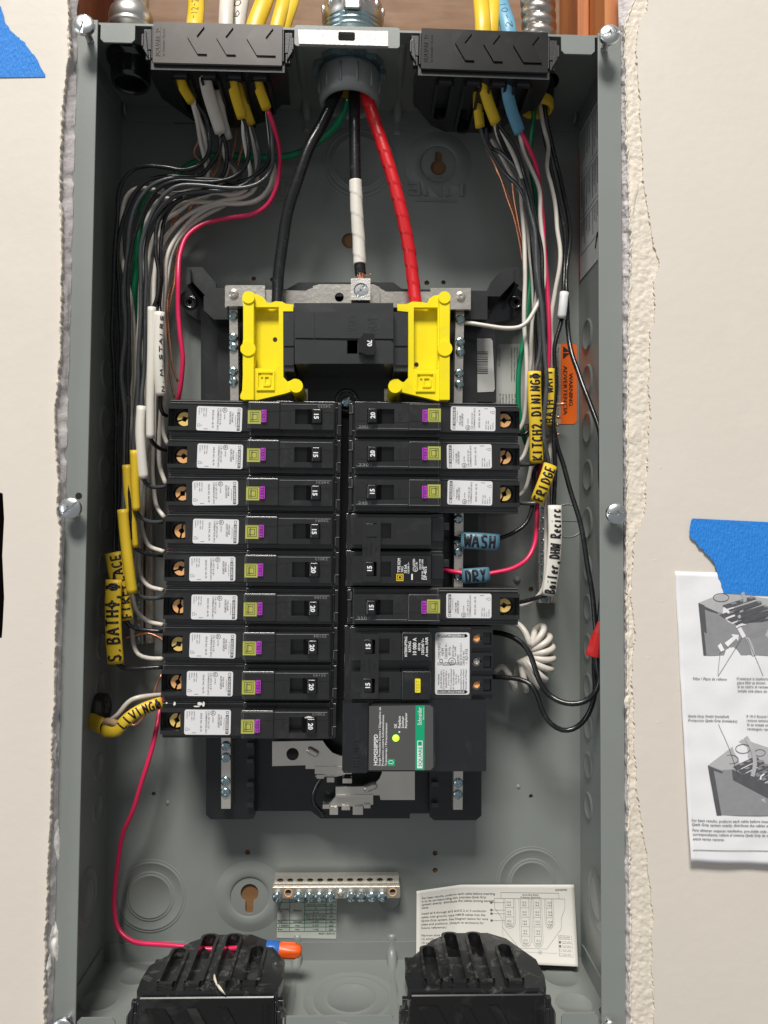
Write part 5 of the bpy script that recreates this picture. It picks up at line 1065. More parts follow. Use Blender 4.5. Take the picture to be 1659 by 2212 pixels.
lpoly(wh, [(483, 872), (528, 838), (520, 824), (560, 828), (556, 862), (546, 848), (500, 893)]); ribb(wh, [(448, 868), (472, 915)], 22); ribb(wh, [(430, 868), (448, 858), (480, 850)], 12); ribb(wh, [(562, 790), (590, 840)], 22); ribb(wh, [(545, 788), (565, 775), (598, 768)], 12); whb = MB(); ribb(whb, [(668, 1608), (672, 1590), (690, 1578)], 9)
ribb(ik, [(458, 920), (446, 1048), (447, 1050)], 2); ribb(ik, [(578, 842), (512, 945), (447, 1050)], 2); ribb(ik, [(606, 846), (690, 1050)], 2); ribb(ik, [(446, 1310), (500, 1440), (550, 1590)], 2)
for cx, cy, rx, ry in ((463, 625, 42, 22), (575, 1442, 40, 24), (508, 1500, 42, 24), (668, 1465, 30, 18)): ribb(k1, [(cx + rx * math.cos(t * .4), cy + ry * math.sin(t * .4)) for t in range(17)], 3)
def ltx(s, x, y, h, fit): X, Yq = lc(x, y); text(ik, s, X, -Yq, h * .397, -1.2, 0, 'L', fit * .397, .01)
for a_ in (('Filler / Placa de relleno', 308, 1069, 12, 184), ('If twistout is inadvertently removed,', 544, 1068, 12, 290), ('place filler as shown.', 546, 1090, 12, 160), ('Si se retiro el rectangulo removible', 548, 1112, 12, 290), ('instale una placa de relleno', 550, 1135, 12, 225), ('Qwik-Grip Shield (installed)', 280, 1271, 12, 224), ('Proteccion Qwik-Grip (instalado)', 281, 1294, 12, 266), ('If 10-3 Round Cable is installed,', 596, 1272, 12, 250), ('remove twistout', 597, 1294, 12, 124), ('Si se instala un cable redondo', 599, 1317, 12, 240), ('rectangulo removible', 600, 1340, 12, 165), ('For best results, preform each cable before inserting it', 294, 1832, 13, 470), ('Qwik Grip system evenly, distribute the cables among', 295, 1854, 13, 460), ('Para obtener mejores resultados, pre-doble cada cable', 297, 1884, 13, 450), ('correspondiente; rellene el sistema Qwik Grip de manera', 298, 1906, 13, 460), ('entre varias ranuras.', 299, 1930, 13, 170)): ltx(*a_)
ribb(ik, [(296, 1983), (500, 1988), (1000, 1998)], 3)
for nm, mb_, mt_, lf in (('picture_dark', d1, GR2, 0), ('picture_light', d3, GR3, .00008), ('picture_edge', d2, GR1, .00012), ('picture_dark', d1b, GR2, 0), ('picture_light', d3b, GR3, .00008), ('picture_edge', d2b, GR1, .00012), ('picture_grip', k1, GR1, .00018), ('picture_slot', k2, GR2, .00024), ('picture_cable', cbm, GR3, .00030), ('picture_grip', k1b, GR1, .00018), ('picture_slot', k2b, GR2, .00024), ('picture_cable', cbb, GR3, .00030), ('picture_latch', k3, GR1, .0002), ('picture_arrow', wh, PAPW, .00036), ('picture_arrow', whb, PAPW, .00036), ('leaflet_print', ik, INKG, .00042)):
    obj(nm, lmap(mb_, lf).mesh(nm, mt_), e)
def tapepiece(pts, label, z0, amp=.0004, seed=0):
    e = empty('painters_tape', Vector(LO), label, 'tape', 'torn pieces of blue painters tape on the drywall')
    c = Matrix.Translation((0, YW - LO.y, 0)) @ FACE; q = L2(pts, YW, Vector((LO.x, YW, LO.z)))
    m = MB(); ar = sum(q[i][0] * q[(i + 1) % len(q)][1] - q[(i + 1) % len(q)][0] * q[i][1] for i in range(len(q)))
    if ar < 0: q = q[::-1]
    m.plate(q, [], z0, z0 + .00022, c); obj('tape_strip', m.mesh('tape_strip', TAPE), e); return e
def torn(p0, p1, n, amp, seed):
    return [(p0[0] + (p1[0] - p0[0]) * i / n + amp * noise.noise((i * .9, seed, 0)), p0[1] + (p1[1] - p0[1]) * i / n + amp * noise.noise((i * .9, seed, 4))) for i in range(n + 1)]
tapepiece([(1494, 1120), (1760, 1133), (1760, 1292), (1560, 1281)] + torn((1560, 1278), (1544, 1226), 8, 4, 1) + torn((1541, 1216), (1488, 1158), 10, 6, 2) + torn((1487, 1152), (1490, 1124), 5, 3, 3), 'blue painters tape holding the top of the leaflet', .0016)
tapepiece([(-100, 12), (2, 14)] + torn((4, 22), (16, 58), 5, 5, 5) + torn((22, 66), (52, 92), 6, 4, 6) + torn((56, 98), (84, 133), 6, 4, 7) + torn((88, 146), (100, 166), 4, 3, 8) + [(-100, 170)], 'torn blue painters tape at the upper left edge of the photo', .0003)
# long side labels
def xlabel(name, X, pts, mt, label, lines, s, red=None):
    W = [PX(x, y, X) for x, y in pts]; c = Vector(W[0]); M = Matrix.Translation(c) @ Matrix(((0, 0, -s, 0), (1, 0, 0, 0), (0, 1, 0, 0), (0, 0, 0, 1)))
    e = empty(name, M, label, 'label'); return e, [((w_ - c).y, (w_ - c).z) for w_ in W]
X = WB - .0003
e, q = xlabel('wiring_label', X, [(1253, 288), (1288, 247), (1299, 540), (1253, 607)], LBW, 'black printed wiring information sheet with a red edge on the upper right side wall', 0, 1)
y0, z0, y1, z1 = -.062, -.0985, .0, .0
zt = q[0][1]; zb_ = q[3][1]; m = MB().plate(rect(-.078, 0, zb_, zt), [], 0, .0002); obj('sheet', m.mesh('sheet', LBW), e)
obj('red_edge', MB().plate(rect(0, .0035, zb_ - .001, zt - .012), [], 0, .0002).mesh('red_edge', RWN), e)
m = MB(); random.seed(5); H = zt - zb_
for (a_, b_) in ((.03, .32), (.35, .60), (.63, .84)):
    m2 = MB(); 
    for k in range(17):
        yy = -.006 - k * .0040; n_ = int((b_ - a_) * H / .0021)
        if k in (6, 13): continue
        text(m, 'Use 60/75 C wire only. Suitable for use as service equipment.' if k % 2 else 'Wire size AWG and torque lb-in branch circuit breaker terminals', yy, zt - a_ * H - .001, .0022, -90, .0003, 'L', fit=(b_ - a_) * H - .003 - random.random() * .012, bold=.02)
    for yy in (-.003, -.0745): m.box(yy - .0002, yy + .0002, zt - b_ * H, zt - a_ * H, .0002, .0003)
    for zz in (zt - b_ * H, zt - a_ * H): m.box(-.0745, -.003, zz - .0002, zz + .0002, .0002, .0003)
obj('label_print', m.mesh('label_print', INK), e)
m = MB().tube([(-.045, zb_ + .020, .0003), (-.050, zb_ + .006, .0003)], .0005, 5).tube([(-.040, zb_ + .010, .0003), (-.045, zb_ + .020, .0003), (-.056, zb_ + .012, .0003)], .0007, 5); obj('pen_mark', m.mesh('pen_mark', INKB), e)
def longlabel(s, x, ya, yb, label):
    X = s * (WB - .0003); a_, b_ = PX(x, ya, X), PX(x, yb, X); M = Matrix.Translation((X, .012, a_.z)) @ Matrix(((0, 0, -s, 0), (1, 0, 0, 0), (0, 1, 0, 0), (0, 0, 0, 1)))
    e = empty('circuit_directory_label', M, label, 'label'); L_ = a_.z - b_.z
    obj('sheet', MB().plate(rrect(-.010, .020, -L_, 0, .005), [], 0, .0002).mesh('sheet', LBW), e); m = MB()
    z = -.004
    while z > -L_ + .02:
        m.plate(rect(.002, .0172, z - .034, z), [rect(.0024, .0168, z - .0336, z - .0004)], .0002, .0003)
        for k in range(4): text(m, ('SERIES RATING', 'Type HOM Circuit Breakers', 'Catalog No. and rating', 'kA Amperes')[k], .0140 - k * .0036, z - .002, .0024, -90, .0003, 'L', fit=.024 + .002 * k, bold=.02)
        z -= .040
    obj('label_print', m.mesh('label_print', INK), e)
longlabel(-1, 205, 505, 1190, 'narrow printed label along the dark left side wall by the flange')
longlabel(1, 1293, 545, 1150, 'narrow printed label along the right side wall below the red edged sheet')
# ================================================================ WIRES AND CABLES
ENDS = [(413, 216, .027), (476, 284, .043), (490, 298, .052), (522, 252, .034), (541, 266, .044), (575, 232, .029), (1070, 262, .031), (1037, 272, .043), (1121, 282, .036)]
def endfix(pts):
    if len(pts[0]) < 3: return pts
    e = [q for q in ENDS if abs(q[0] - pts[0][0]) < 9 and abs(q[1] - pts[0][1]) < 9]
    if not e or pts[1][1] < pts[0][1]: return pts
    e = e[0]; return [(x, y, e[2] + (Y - e[2]) * min(1, max(0, (y - e[1]) / 95)) ** .8) for x, y, Y in pts]
def path(pts, Ys, step=.003):
    pts = endfix(pts)
    n = len(pts); out = []
    for i, p in enumerate(pts):
        if len(p) == 3: Y = p[2]
        elif isinstance(Ys, (int, float)): Y = Ys
        else:
            t = i / (n - 1) * (len(Ys) - 1); k = min(int(t), len(Ys) - 2); Y = Ys[k] + (Ys[k + 1] - Ys[k]) * (t - k)
        out.append(P(p[0], p[1], Y))
    return spline(out, step)
def wire(name, label, pts, Ys, mt, r=.00150, group=None, cat='wire', n=10, rf=None, sx=1, up=None):
    q = path(pts, Ys); sd = sum(map(ord, label)) * .37; n_ = len(q)
    if n_ > 30: q = [p + Vector((noise.noise((i * .09, sd, 0)), noise.noise((i * .09, sd, 5)) * .8, noise.noise((i * .09, sd, 9)))) * (.0017 * min(1, i / 8, (n_ - 1 - i) / 8)) * (1 if r < .003 else .5) for i, p in enumerate(q)]
    o_ = q[0].copy(); m = MB(); m.tube([p - o_ for p in q], rf or r, n, None, True, sx, up)
    o = obj(name, m.mesh(name, mt), None, Matrix.Translation(o_)); tag(o, label, cat, group); return o
# --- service wires
BIG = 'thick service wires from the grey bushing'
def taper(u, t): return .0042
wire('service_wire', 'thick glossy black service wire curving left into the main breaker', [(738, 150, .040), (732, 190, .040), (719, 215, .039), (694, 268, .036), (668, 318, .034), (645, 384, .034), (623, 455, .036), (610, 530, .038), (602, 600, .038), (598, 665, .036)], 0, KW, .0041, BIG, 'service wire', 20)
e = empty('neutral_service_wire', P(765, 170, .04), 'thick black service wire with white tape going into the square metal lug', 'service wire', BIG); o_ = P(765, 170, .04)
def sub(name, pts, mt, r, n=18, **k):
    q = path(pts, 0); return obj(name, MB().tube([p - o_ for p in q], r, n, None, True).mesh(name, mt), e)
sub('insulation', [(764, 150, .040), (765, 200, .040), (766, 290, .037), (768, 392, .036), (772, 470, .037), (778, 585, .037), (779, 593, .037)], KW, .0040)
def wrap(k, d, r0): return lambda u, t: r0 + d * (((u * k + t) % 1.0))
q = path([(768, 391, .036), (771, 460, .036), (775, 520, .037), (777, 571, .037)], 0, .0007); obj('white_tape', MB().tube([p - o_ for p in q], wrap(4, .0004, .0043), 28, None, True).mesh('white_tape', WTP), e)
for k in range(7):
    a_ = 2 * math.pi * k / 7; d = Vector((.0024 * math.cos(a_), .0024 * math.sin(a_), 0)); q = [p + d * (1 - .35 * i / 8) for i, p in enumerate(path([(779, 590, .037), (780, 606, .037)], 0, .0005))]
    obj('copper_strand', MB().tube([p - o_ for p in q], .0009, 6).mesh('copper_strand', CU), e)
obj('copper_strand', MB().tube([p - o_ for p in path([(785, 592, .036), (795, 595, .030), (801, 592, .028)], 0)], .0003, 6).mesh('copper_strand', CU), e)
RP = [(783, 150, .040), (788, 190, .039), (796, 220, .037), (812, 270, .034), (832, 332, .033), (852, 398, .033), (870, 470, .034), (883, 535, .036), (891, 595, .037), (898, 660, .036)]
q = path(RP, 0, .0008); o_ = q[0].copy(); o = obj('service_wire', MB().tube([p - o_ for p in q], wrap(15, .00042, .0043), 30, None, True).mesh('service_wire', RTP), None, Matrix.Translation(o_)); tag(o, 'thick service wire wrapped in overlapping red tape', 'service wire', BIG)
wire('green_ground_wire', 'green ground wire sweeping from the grey bushing to the left bundle', [(752, 215, .045), (742, 245, .050), (722, 275, .060), (690, 305, .070), (655, 325, .078), (605, 338, .084), (545, 340, .087), (470, 338, .088), (420, 352, .088), (384, 373, .087), (345, 398, .085), (315, 432, .083), (300, 500, .080), (294, 580, .079), (292, 650, .079), (297, 720, .082), (304, 800, .086), (306, 905, .084)], 0, GRN, .0026, None, 'ground wire', 14)
PK = [(577, 234, .031), (588, 262, .042), (598, 298, .048), (603, 335, .048), (603, 375, .047), (597, 410, .048), (580, 442, .052), (545, 463, .056), (490, 473, .058), (435, 486, .058), (404, 508, .056), (390, 545, .053), (384, 600, .050), (384, 660, .050), (390, 720, .050), (395, 770, .052), (391, 820, .055), (384, 862, .060), (380, 900, .078), (372, 1100, .083), (362, 1400, .083), (352, 1500, .080), (344, 1540, .072), (335, 1590, .064), (318, 1650, .060), (292, 1735, .062), (268, 1800, .066), (257, 1850, .070), (250, 1905, .073), (247, 1960, .073), (256, 2005, .070), (285, 2030, .066), (330, 2040, .063), (400, 2046, .060), (480, 2052, .058), (540, 2048, .056), (585, 2053, .055)]
wire('pink_wire', 'long pink wire looping down the left side to the orange and blue wire nut', PK, 0, PW, .00168)
a = P(575, 2050, .055); b = P(652, 2055, .053); d_ = (b - a); L_ = d_.length
e = empty('wire_connector', Matrix.Translation(a) @ d_.to_track_quat('Z', 'Y').to_matrix().to_4x4(), 'orange and blue wire nut capping the end of the pink wire', 'wire nut')
obj('blue_skirt', MB().lathe([(.0030, 0), (.0055, .0002), (.0058, .001), (.0056, .0095), (.0050, .0100)], 32).mesh('blue_skirt', BLN), e)
m = MB(); n = 36; v = []; f = []; pr = [(.0054, .0098), (.0055, .0105), (.0052, .016), (.0047, .021), (.0040, L_ - .0016), (.0028, L_ - .0003), (0, L_)]
for i in range(n):
    for r, z in pr: rr = r * (1 + (.06 if (i // 3) % 2 else -.03) * (z > .012) * (z < L_ - .001)); v.append((rr * math.cos(2 * math.pi * i / n), rr * math.sin(2 * math.pi * i / n), z))
for i in range(n):
    for k in range(len(pr) - 1): f.append((i * len(pr) + k, ((i + 1) % n) * len(pr) + k, ((i + 1) % n) * len(pr) + k + 1, i * len(pr) + k + 1))
m.add(v, f, None, True); obj('orange_cap', m.mesh('orange_cap', ORN), e)
for s in (-1, 1): obj('wing', MB().box(-.0007, .0007, s * .0050 - .0008, s * .0050 + .0008, .011, .021).mesh('wing', ORN), e, None, .0004)
# --- cable sheaths
def ocut(name, label, pts, mt, r, cat='cable', sx=.62, group=None, txt=None, up=Vector((0, 1, 0)), rf=None):
    q = path(pts, 0); o_ = q[0].copy(); e = empty(name, Matrix.Translation(o_), label, cat, group)
    m = MB(); m.tube([p - o_ for p in q], rf or r, 16, None, False, sx, up); o = obj('sheath', m.mesh('sheath', mt), e, None, 0, 0, .0005)
    if txt: strokes(e, [p - o_ for p in q], r, r * sx, *txt)
    return e
# stroke alphabet (unit box), used for hand lettering
G = {'A': ['0,0 .45,1 .9,0', '.2,.4 .7,.4'], 'B': ['.1,0 .1,1 .6,.95 .7,.75 .5,.55 .1,.5', '.5,.55 .8,.35 .7,.08 .1,0'], 'C': ['.8,.85 .5,1 .15,.8 .05,.45 .2,.1 .5,0 .85,.15'], 'D': ['.1,0 .1,1 .5,.95 .8,.6 .75,.3 .5,.05 .1,0'],
     'E': ['.8,1 .1,1 .1,0 .8,0', '.1,.5 .65,.5'], 'F': ['.85,1 .1,1 .1,0', '.1,.52 .65,.52'], 'G': ['.8,.85 .45,1 .1,.7 .1,.25 .45,0 .85,.15 .85,.5 .5,.48'], 'H': ['.1,0 .1,1', '.8,0 .8,1', '.1,.5 .8,.5'], 'I': ['.3,0 .3,1'],
     'K': ['.1,0 .1,1', '.8,1 .1,.45 .85,0'], 'L': ['.1,1 .1,0 .8,0'], 'M': ['0,0 .15,1 .5,.35 .85,1 1,0'], 'N': ['.1,0 .1,1 .8,0 .8,1'], 'O': ['.45,1 .1,.75 .1,.25 .45,0 .8,.25 .8,.75 .45,1'], 'P': ['.1,0 .1,1 .7,.95 .75,.6 .1,.45'],
     'R': ['.1,0 .1,1 .7,.95 .75,.6 .1,.48 .85,0'], 'S': ['.8,.88 .45,1 .12,.8 .25,.55 .65,.45 .8,.2 .5,0 .08,.12'], 'T': ['0,1 .9,1', '.45,1 .45,0'], 'V': ['.05,1 .45,0 .85,1'], 'W': ['0,1 .22,0 .5,.8 .78,0 1,1'], 'Y': ['.05,1 .45,.5 .85,1', '.45,.5 .45,0'],
     '2': ['.1,.8 .4,1 .75,.75 .5,.4 .1,0 .85,.02'], '1': ['.35,0 .35,1'], '0': ['.45,1 .1,.75 .1,.25 .45,0 .8,.25 .8,.75 .45,1'], '6': ['.7,1 .2,.6 .15,.2 .5,0 .8,.25 .5,.5 .2,.35'], '-': ['.15,.5 .7,.5'], ',': ['.3,.15 .35,0 .2,-.25'], '.': ['.25,.05 .33,.0'],
     'o': ['.4,.6 .1,.35 .3,0 .65,.1 .7,.45 .4,.6'], 'i': ['.3,.6 .3,0', '.3,.85 .33,.9'], 'l': ['.3,1 .3,0'], 'e': ['.1,.3 .7,.35 .5,.6 .15,.45 .2,.08 .7,.05'], 'r': ['.15,.6 .15,0', '.15,.4 .4,.62 .7,.55'], 'c': ['.7,.5 .35,.6 .1,.3 .3,0 .75,.1'], ' ': [],
     '@': ['.5,.85 .1,.6 .15,.25 .5,.1 .85,.3 .85,.65 .5,.85', '.3,.3 .7,.7', '.25,.55 .55,.25', '.5,.85 .5,1.1', '.3,.85 .3,1.1', '.5,.1 .5,-.1'], '+': ['.5,.8 .2,.5 .5,.2 .8,.5 .5,.8', '.5,.8 .5,1.1', '.5,.2 .5,-.1', '.2,.5 -.1,.5', '.8,.5 1.1,.5']}
def strokes(e, q, a, b, s, u0, u1, v0, v1, tk=.00042, side=1, mt=None, flip=False):
    """letter along path q; u fraction of the length, v across from -1 to 1, letter-up = left of travel seen from the front"""
    Ls = [0]; 
    for p0, p1 in zip(q, q[1:]): Ls.append(Ls[-1] + (p1 - p0).length)
    T_ = Ls[-1]; up = Vector((0, 1, 0))
    def S(u, v):
        d = max(0, min(1, u)) * T_; i = 0
        while i < len(Ls) - 2 and Ls[i + 1] < d: i += 1
        k = (d - Ls[i]) / max(1e-9, Ls[i + 1] - Ls[i]); p = q[i].lerp(q[i + 1], k); t = (q[min(i + 1, len(q) - 1)] - q[max(i - 1, 0)]).normalized()
        N = up.cross(t).normalized() * -1; N = t.cross(up).normalized(); B = N.cross(t).normalized()
        if B.y > 0: B = -B
        ref = Vector((-t.z, 0, t.x))
        if N.dot(ref) < 0: N = -N
        ph = max(-1.25, min(1.25, v * 1.25)); return p + N * (math.sin(ph) * (a + .00012)) + B * (math.cos(ph) * (b + .00012))
    m = MB(); n = len(s); cw = (u1 - u0) / n
    for i, chh in enumerate(s):
        for st_ in G.get(chh, []):
            pts = [tuple(map(float, w_.split(','))) for w_ in st_.split()]
            pts = [(x + .05 * noise.noise((i * 3.1 + k, 1, 2)), y + .07 * noise.noise((i * 2.3, k, 7))) for k, (x, y) in enumerate(pts)]
            P3 = [S(u0 + cw * (i + .08 + x * .80), v0 + (v1 - v0) * y) for x, y in pts]
            dn = []
            for p0, p1, (x0, y0), (x1, y1) in zip(P3, P3[1:], pts, pts[1:]):
                for k in range(4): dn.append(S(u0 + cw * (i + .08 + (x0 + (x1 - x0) * k / 4) * .80), v0 + (v1 - v0) * (y0 + (y1 - y0) * k / 4)))
            dn.append(P3[-1]); m.tube(dn, tk, 6)
    return obj('lettering', m.mesh('lettering', mt or INKB), e)
def sleeve(label, pts, r, mt, sx=.6, txt=None, tk=.0005):
    q = path(pts, 0); o_ = q[0].copy(); e = empty('label_sleeve', Matrix.Translation(o_), label, 'label sleeve', None)
    obj('sleeve_tube', MB().tube([p - o_ for p in q], r, 20, None, False, sx, Vector((0, 1, 0))).mesh('sleeve_tube', mt), e, None, 0, 0, .0004)
    if txt: strokes(e, [p - o_ for p in q], r, r * sx, *txt[:5], tk=txt[5] if len(txt) > 5 else tk)
    return e
INC = 'yellow branch cables entering the upper left guard'
ocut('branch_cable', 'yellow cable sheath ending furthest left under the upper left guard', [(384, 146, .002), (388, 166, .008), (397, 190, .017), (414, 218, .027)], YCB, .0034, group=INC)
ocut('branch_cable', 'white cable sheath with a ragged end under the upper left guard', [(441, 146, .002), (443, 168, .008), (450, 200, .019), (462, 240, .031), (477, 286, .043)], WCB, .0042)
ocut('branch_cable', 'second white cable sheath tucked behind the first under the guard', [(468, 190, .024), (478, 250, .040), (491, 300, .052)], WCB, .0036)
ocut('branch_cable', 'yellow cable sheath right of the white one under the upper left guard', [(496, 146, .002), (500, 168, .008), (508, 205, .020), (523, 254, .034)], YCB, .0034, group=INC)
ocut('branch_cable', 'yellow cable sheath half hidden behind its yellow neighbour', [(512, 170, .016), (527, 225, .032), (542, 268, .044)], YCB, .0032, group=INC)
ocut('branch_cable', 'yellow cable sheath ending furthest right under the upper left guard', [(550, 146, .002), (553, 166, .008), (562, 195, .017), (576, 234, .029)], YCB, .0034, group=INC)
ocut('branch_cable', 'large yellow cable sheath under the upper right guard', [(1041, 158, .002), (1044, 180, .008), (1053, 215, .018), (1071, 264, .031)], YCB, .0040)
ocut('branch_cable', 'yellow cable sheath ending behind the large one, upper right', [(1032, 176, .016), (1032, 220, .030), (1037, 274, .043)], YCB, .0034)
ocut('branch_cable', 'light blue cable sheath under the upper right guard', [(1096, 165, .004), (1097, 200, .013), (1106, 240, .024), (1122, 284, .036)], BCB, .0043)
# cables above the box
def topc(label, pts, mt, r, txt=None, group=None): return ocut('incoming_cable', label, pts, mt, r, group=group, txt=txt)
TG = 'cables coming down the wall above the box'
topc('yellow flat cable with black print above the left guard', [(418, 110, .030), (420, 60, .030), (424, 20, .040), (422, -60, .06)], YCB, .0058, ('M11-12-20', .05, .6, -.3, .35, .00032), TG)
topc('cream flat cable above the left guard, left one of the pair', [(487, 110, .032), (488, 50, .032), (490, 0, .04), (492, -60, .06)], WCB, .0050, None, TG)
topc('cream cable printed 600V above the left guard', [(512, 110, .040), (515, 50, .042), (522, 0, .05), (528, -60, .07)], WCB, .0052, ('600V', .25, .75, -.1, .7, .00035), TG)
topc('yellow cable leaning right above the middle of the left guard', [(540, 110, .030), (550, 60, .030), (572, 0, .036), (590, -60, .06)], YCB, .0062, None, TG)
topc('yellow cable left of the rightmost pair above the left guard', [(590, 110, .030), (598, 60, .030), (612, 5, .036), (622, -60, .06)], YCB, .0048, None, TG)
topc('rightmost yellow cable above the left guard', [(602, 110, .034), (612, 60, .034), (630, 5, .04), (640, -60, .06)], YCB, .0050, None, TG)
topc('yellow cable above the right guard, left one of the pair', [(1043, 110, .032), (1043, 50, .032), (1039, 0, .04), (1036, -60, .06)], YCB, .0056, None, TG)
topc('yellow cable above the right guard, right one of the pair', [(1058, 110, .036), (1062, 50, .036), (1066, 0, .044), (1068, -60, .06)], YCB, .0050, None, TG)
topc('light blue printed cable above the right guard', [(1102, 110, .036), (1098, 60, .036), (1086, 20, .042), (1072, -40, .06)], BCB, .0056, ('12-011CT', .1, .8, -.3, .35, .00032), TG)
# --- left bundle, black
BG = 'black branch wires in the left bundle'
def bk(label, pts, Ys, mt=KW, r=.00150): return wire('black_wire', label, pts, Ys, mt, r, BG)
bk('outermost black wire of the left bundle, ending in the S. BATH sleeve', [(415, 214, .047), (428, 228, .046), (443, 250, .045), (453, 285, .045), (452, 325, .044), (438, 350, .042), (415, 364, .040), (392, 368, .040), (360, 362, .040), (320, 358, .041), (290, 366, .043), (268, 388, .045), (255, 420, .048), (251, 480, .050), (249, 560, .052), (245, 650, .054), (242, 720, .056), (246, 812, .060), (250, 880, .062), (250, 1000, .062), (249, 1150, .060), (247, 1256, .052), (248, 1340, .050), (250, 1425, .050), (262, 1439, .052), (290, 1444, .055), (322, 1443, .058), (352, 1441, .060)], 0)
bk('black wire running second from the left wall, ending in the FIREPLACE sleeve', [(478, 290, .060), (474, 325, .056), (458, 352, .052), (434, 378, .049), (400, 382, .047), (372, 380, .046), (341, 383, .046), (315, 393, .047), (288, 420, .049), (270, 458, .051), (260, 500, .053), (256, 560, .055), (257, 640, .057), (261, 720, .059), (258, 832, .062), (256, 911, .064), (257, 1000, .064), (257, 1190, .060), (262, 1280, .056), (272, 1342, .055), (290, 1355, .057), (318, 1361, .059), (352, 1364, .060)], 0)
bk('black wire into the long middle yellow sleeve of the left bundle', [(492, 300, .066), (498, 345, .062), (520, 372, .054), (507, 389, .048), (470, 389, .046), (430, 388, .045), (380, 384, .044), (345, 391, .044), (321, 405, .045), (296, 441, .048), (281, 490, .051), (275, 540, .053), (268, 627, .055), (269, 700, .056), (266, 800, .057), (268, 900, .057), (268, 1005, .055), (266, 1102, .050), (275, 1200, .048), (287, 1276, .048), (300, 1288, .052), (325, 1293, .056), (352, 1290, .060)], 0, GW)
bk('black wire into the yellow sleeve third from the top', [(524, 252, .051), (532, 275, .050), (538, 310, .048), (535, 345, .046), (524, 366, .045), (505, 383, .044), (470, 393, .043), (420, 392, .042), (391, 391, .042), (361, 397, .042), (338, 412, .043), (315, 445, .045), (297, 488, .047), (283, 544, .050), (277, 610, .051), (279, 700, .052), (278, 800, .053), (276, 900, .053), (275, 1006, .052), (281, 1100, .050), (290, 1178, .052), (303, 1190, .054), (325, 1197, .057), (352, 1200, .060)], 0)
bk('grey toned black wire into the upper yellow sleeve', [(576, 232, .048), (583, 260, .047), (590, 300, .046), (591, 350, .045), (582, 378, .044), (560, 396, .043), (530, 404, .042), (480, 404, .042), (430, 399, .041), (390, 400, .041), (365, 412, .041), (340, 440, .043), (322, 484, .046), (308, 540, .048), (306, 600, .049), (302, 660, .049), (299, 720, .049), (297, 800, .050), (293, 900, .050), (291, 973, .050), (293, 1098, .050), (303, 1116, .053), (325, 1128, .056), (352, 1127, .060)], 0, GW)
bk('black wire into the short white sleeve of the left bundle', [(541, 266, .061), (556, 310, .058), (562, 345, .054), (552, 378, .050), (520, 402, .047), (480, 412, .046), (425, 415, .046), (380, 424, .046), (352, 448, .047), (332, 484, .049), (318, 530, .051), (313, 600, .053), (313, 700, .054), (309, 800, .053), (308, 880, .050), (310, 1034, .050), (322, 1049, .053), (340, 1053, .056), (357, 1051, .060)], 0, GW)
bk('black wire into the tall plain white sleeve', [(480, 290, .062), (490, 330, .060), (488, 372, .056), (462, 402, .052), (420, 419, .050), (390, 430, .049), (362, 450, .048), (342, 484, .047), (337, 540, .046), (342, 590, .045), (337, 640, .044), (328, 670, .044), (326, 800, .044), (327, 944, .046), (336, 960, .050), (350, 970, .055), (364, 972, .060)], 0)
bk('black wire into the white sleeve lettered along its edge', [(577, 234, .050), (586, 300, .052), (578, 352, .051), (540, 388, .050), (490, 402, .050), (450, 416, .051), (410, 426, .052), (380, 440, .052), (358, 470, .052), (350, 530, .051), (347, 600, .050), (343, 660, .048), (346, 680, .046), (348, 760, .044), (345, 852, .044), (346, 880, .045), (353, 895, .048), (366, 898, .058)], 0)
# sleeves left
sleeve('tall plain white sleeve at the top of the left bundle', [(325, 948, .044), (325, 850, .043), (327, 760, .042), (328, 664, .042)], .00275, WSL, .9)
sleeve('white sleeve with black lettering along its right edge, beside the top left breaker', [(348, 856, .043), (343, 800, .041), (342, 740, .041), (345, 675, .042)], .0034, WSL, .85, ('N.M.STAIRS', .04, .97, -.85, -.35, .0004))
sleeve('short white sleeve beside the second left breaker', [(311, 1035, .049), (306, 985, .048), (303, 930, .048), (306, 878, .049)], .0033, WSL, .85)
sleeve('upper yellow sleeve beside the third left breaker', [(295, 1104, .049), (292, 1040, .048), (290, 973, .048)], .0028, YSL, .95)
sleeve('yellow sleeve ending beside the fourth left breaker', [(290, 1184, .053), (284, 1120, .052), (277, 1060, .052), (274, 1005, .053)], .0031, YSL, .85)
sleeve('long plain yellow sleeve curving toward the sixth left breaker', [(286, 1282, .047), (279, 1230, .045), (271, 1165, .045), (265, 1101, .046)], .0036, YSL, .85)
sleeve('partly hidden yellow sleeve lettered FIREPLACE', [(271, 1340, .055), (264, 1290, .054), (252, 1240, .054), (244, 1194, .055)], .0056, YSL, .35, ('FIREPLACE', .03, .98, -.8, .2, .0007))
sleeve('yellow sleeve hand lettered S. BATH with symbols', [(250, 1433, .048), (246, 1380, .046), (244, 1310, .046), (246, 1252, .047)], .0056, YSL, .42, ('S.BATH+,@', .03, .97, -.68, .62, .00085))
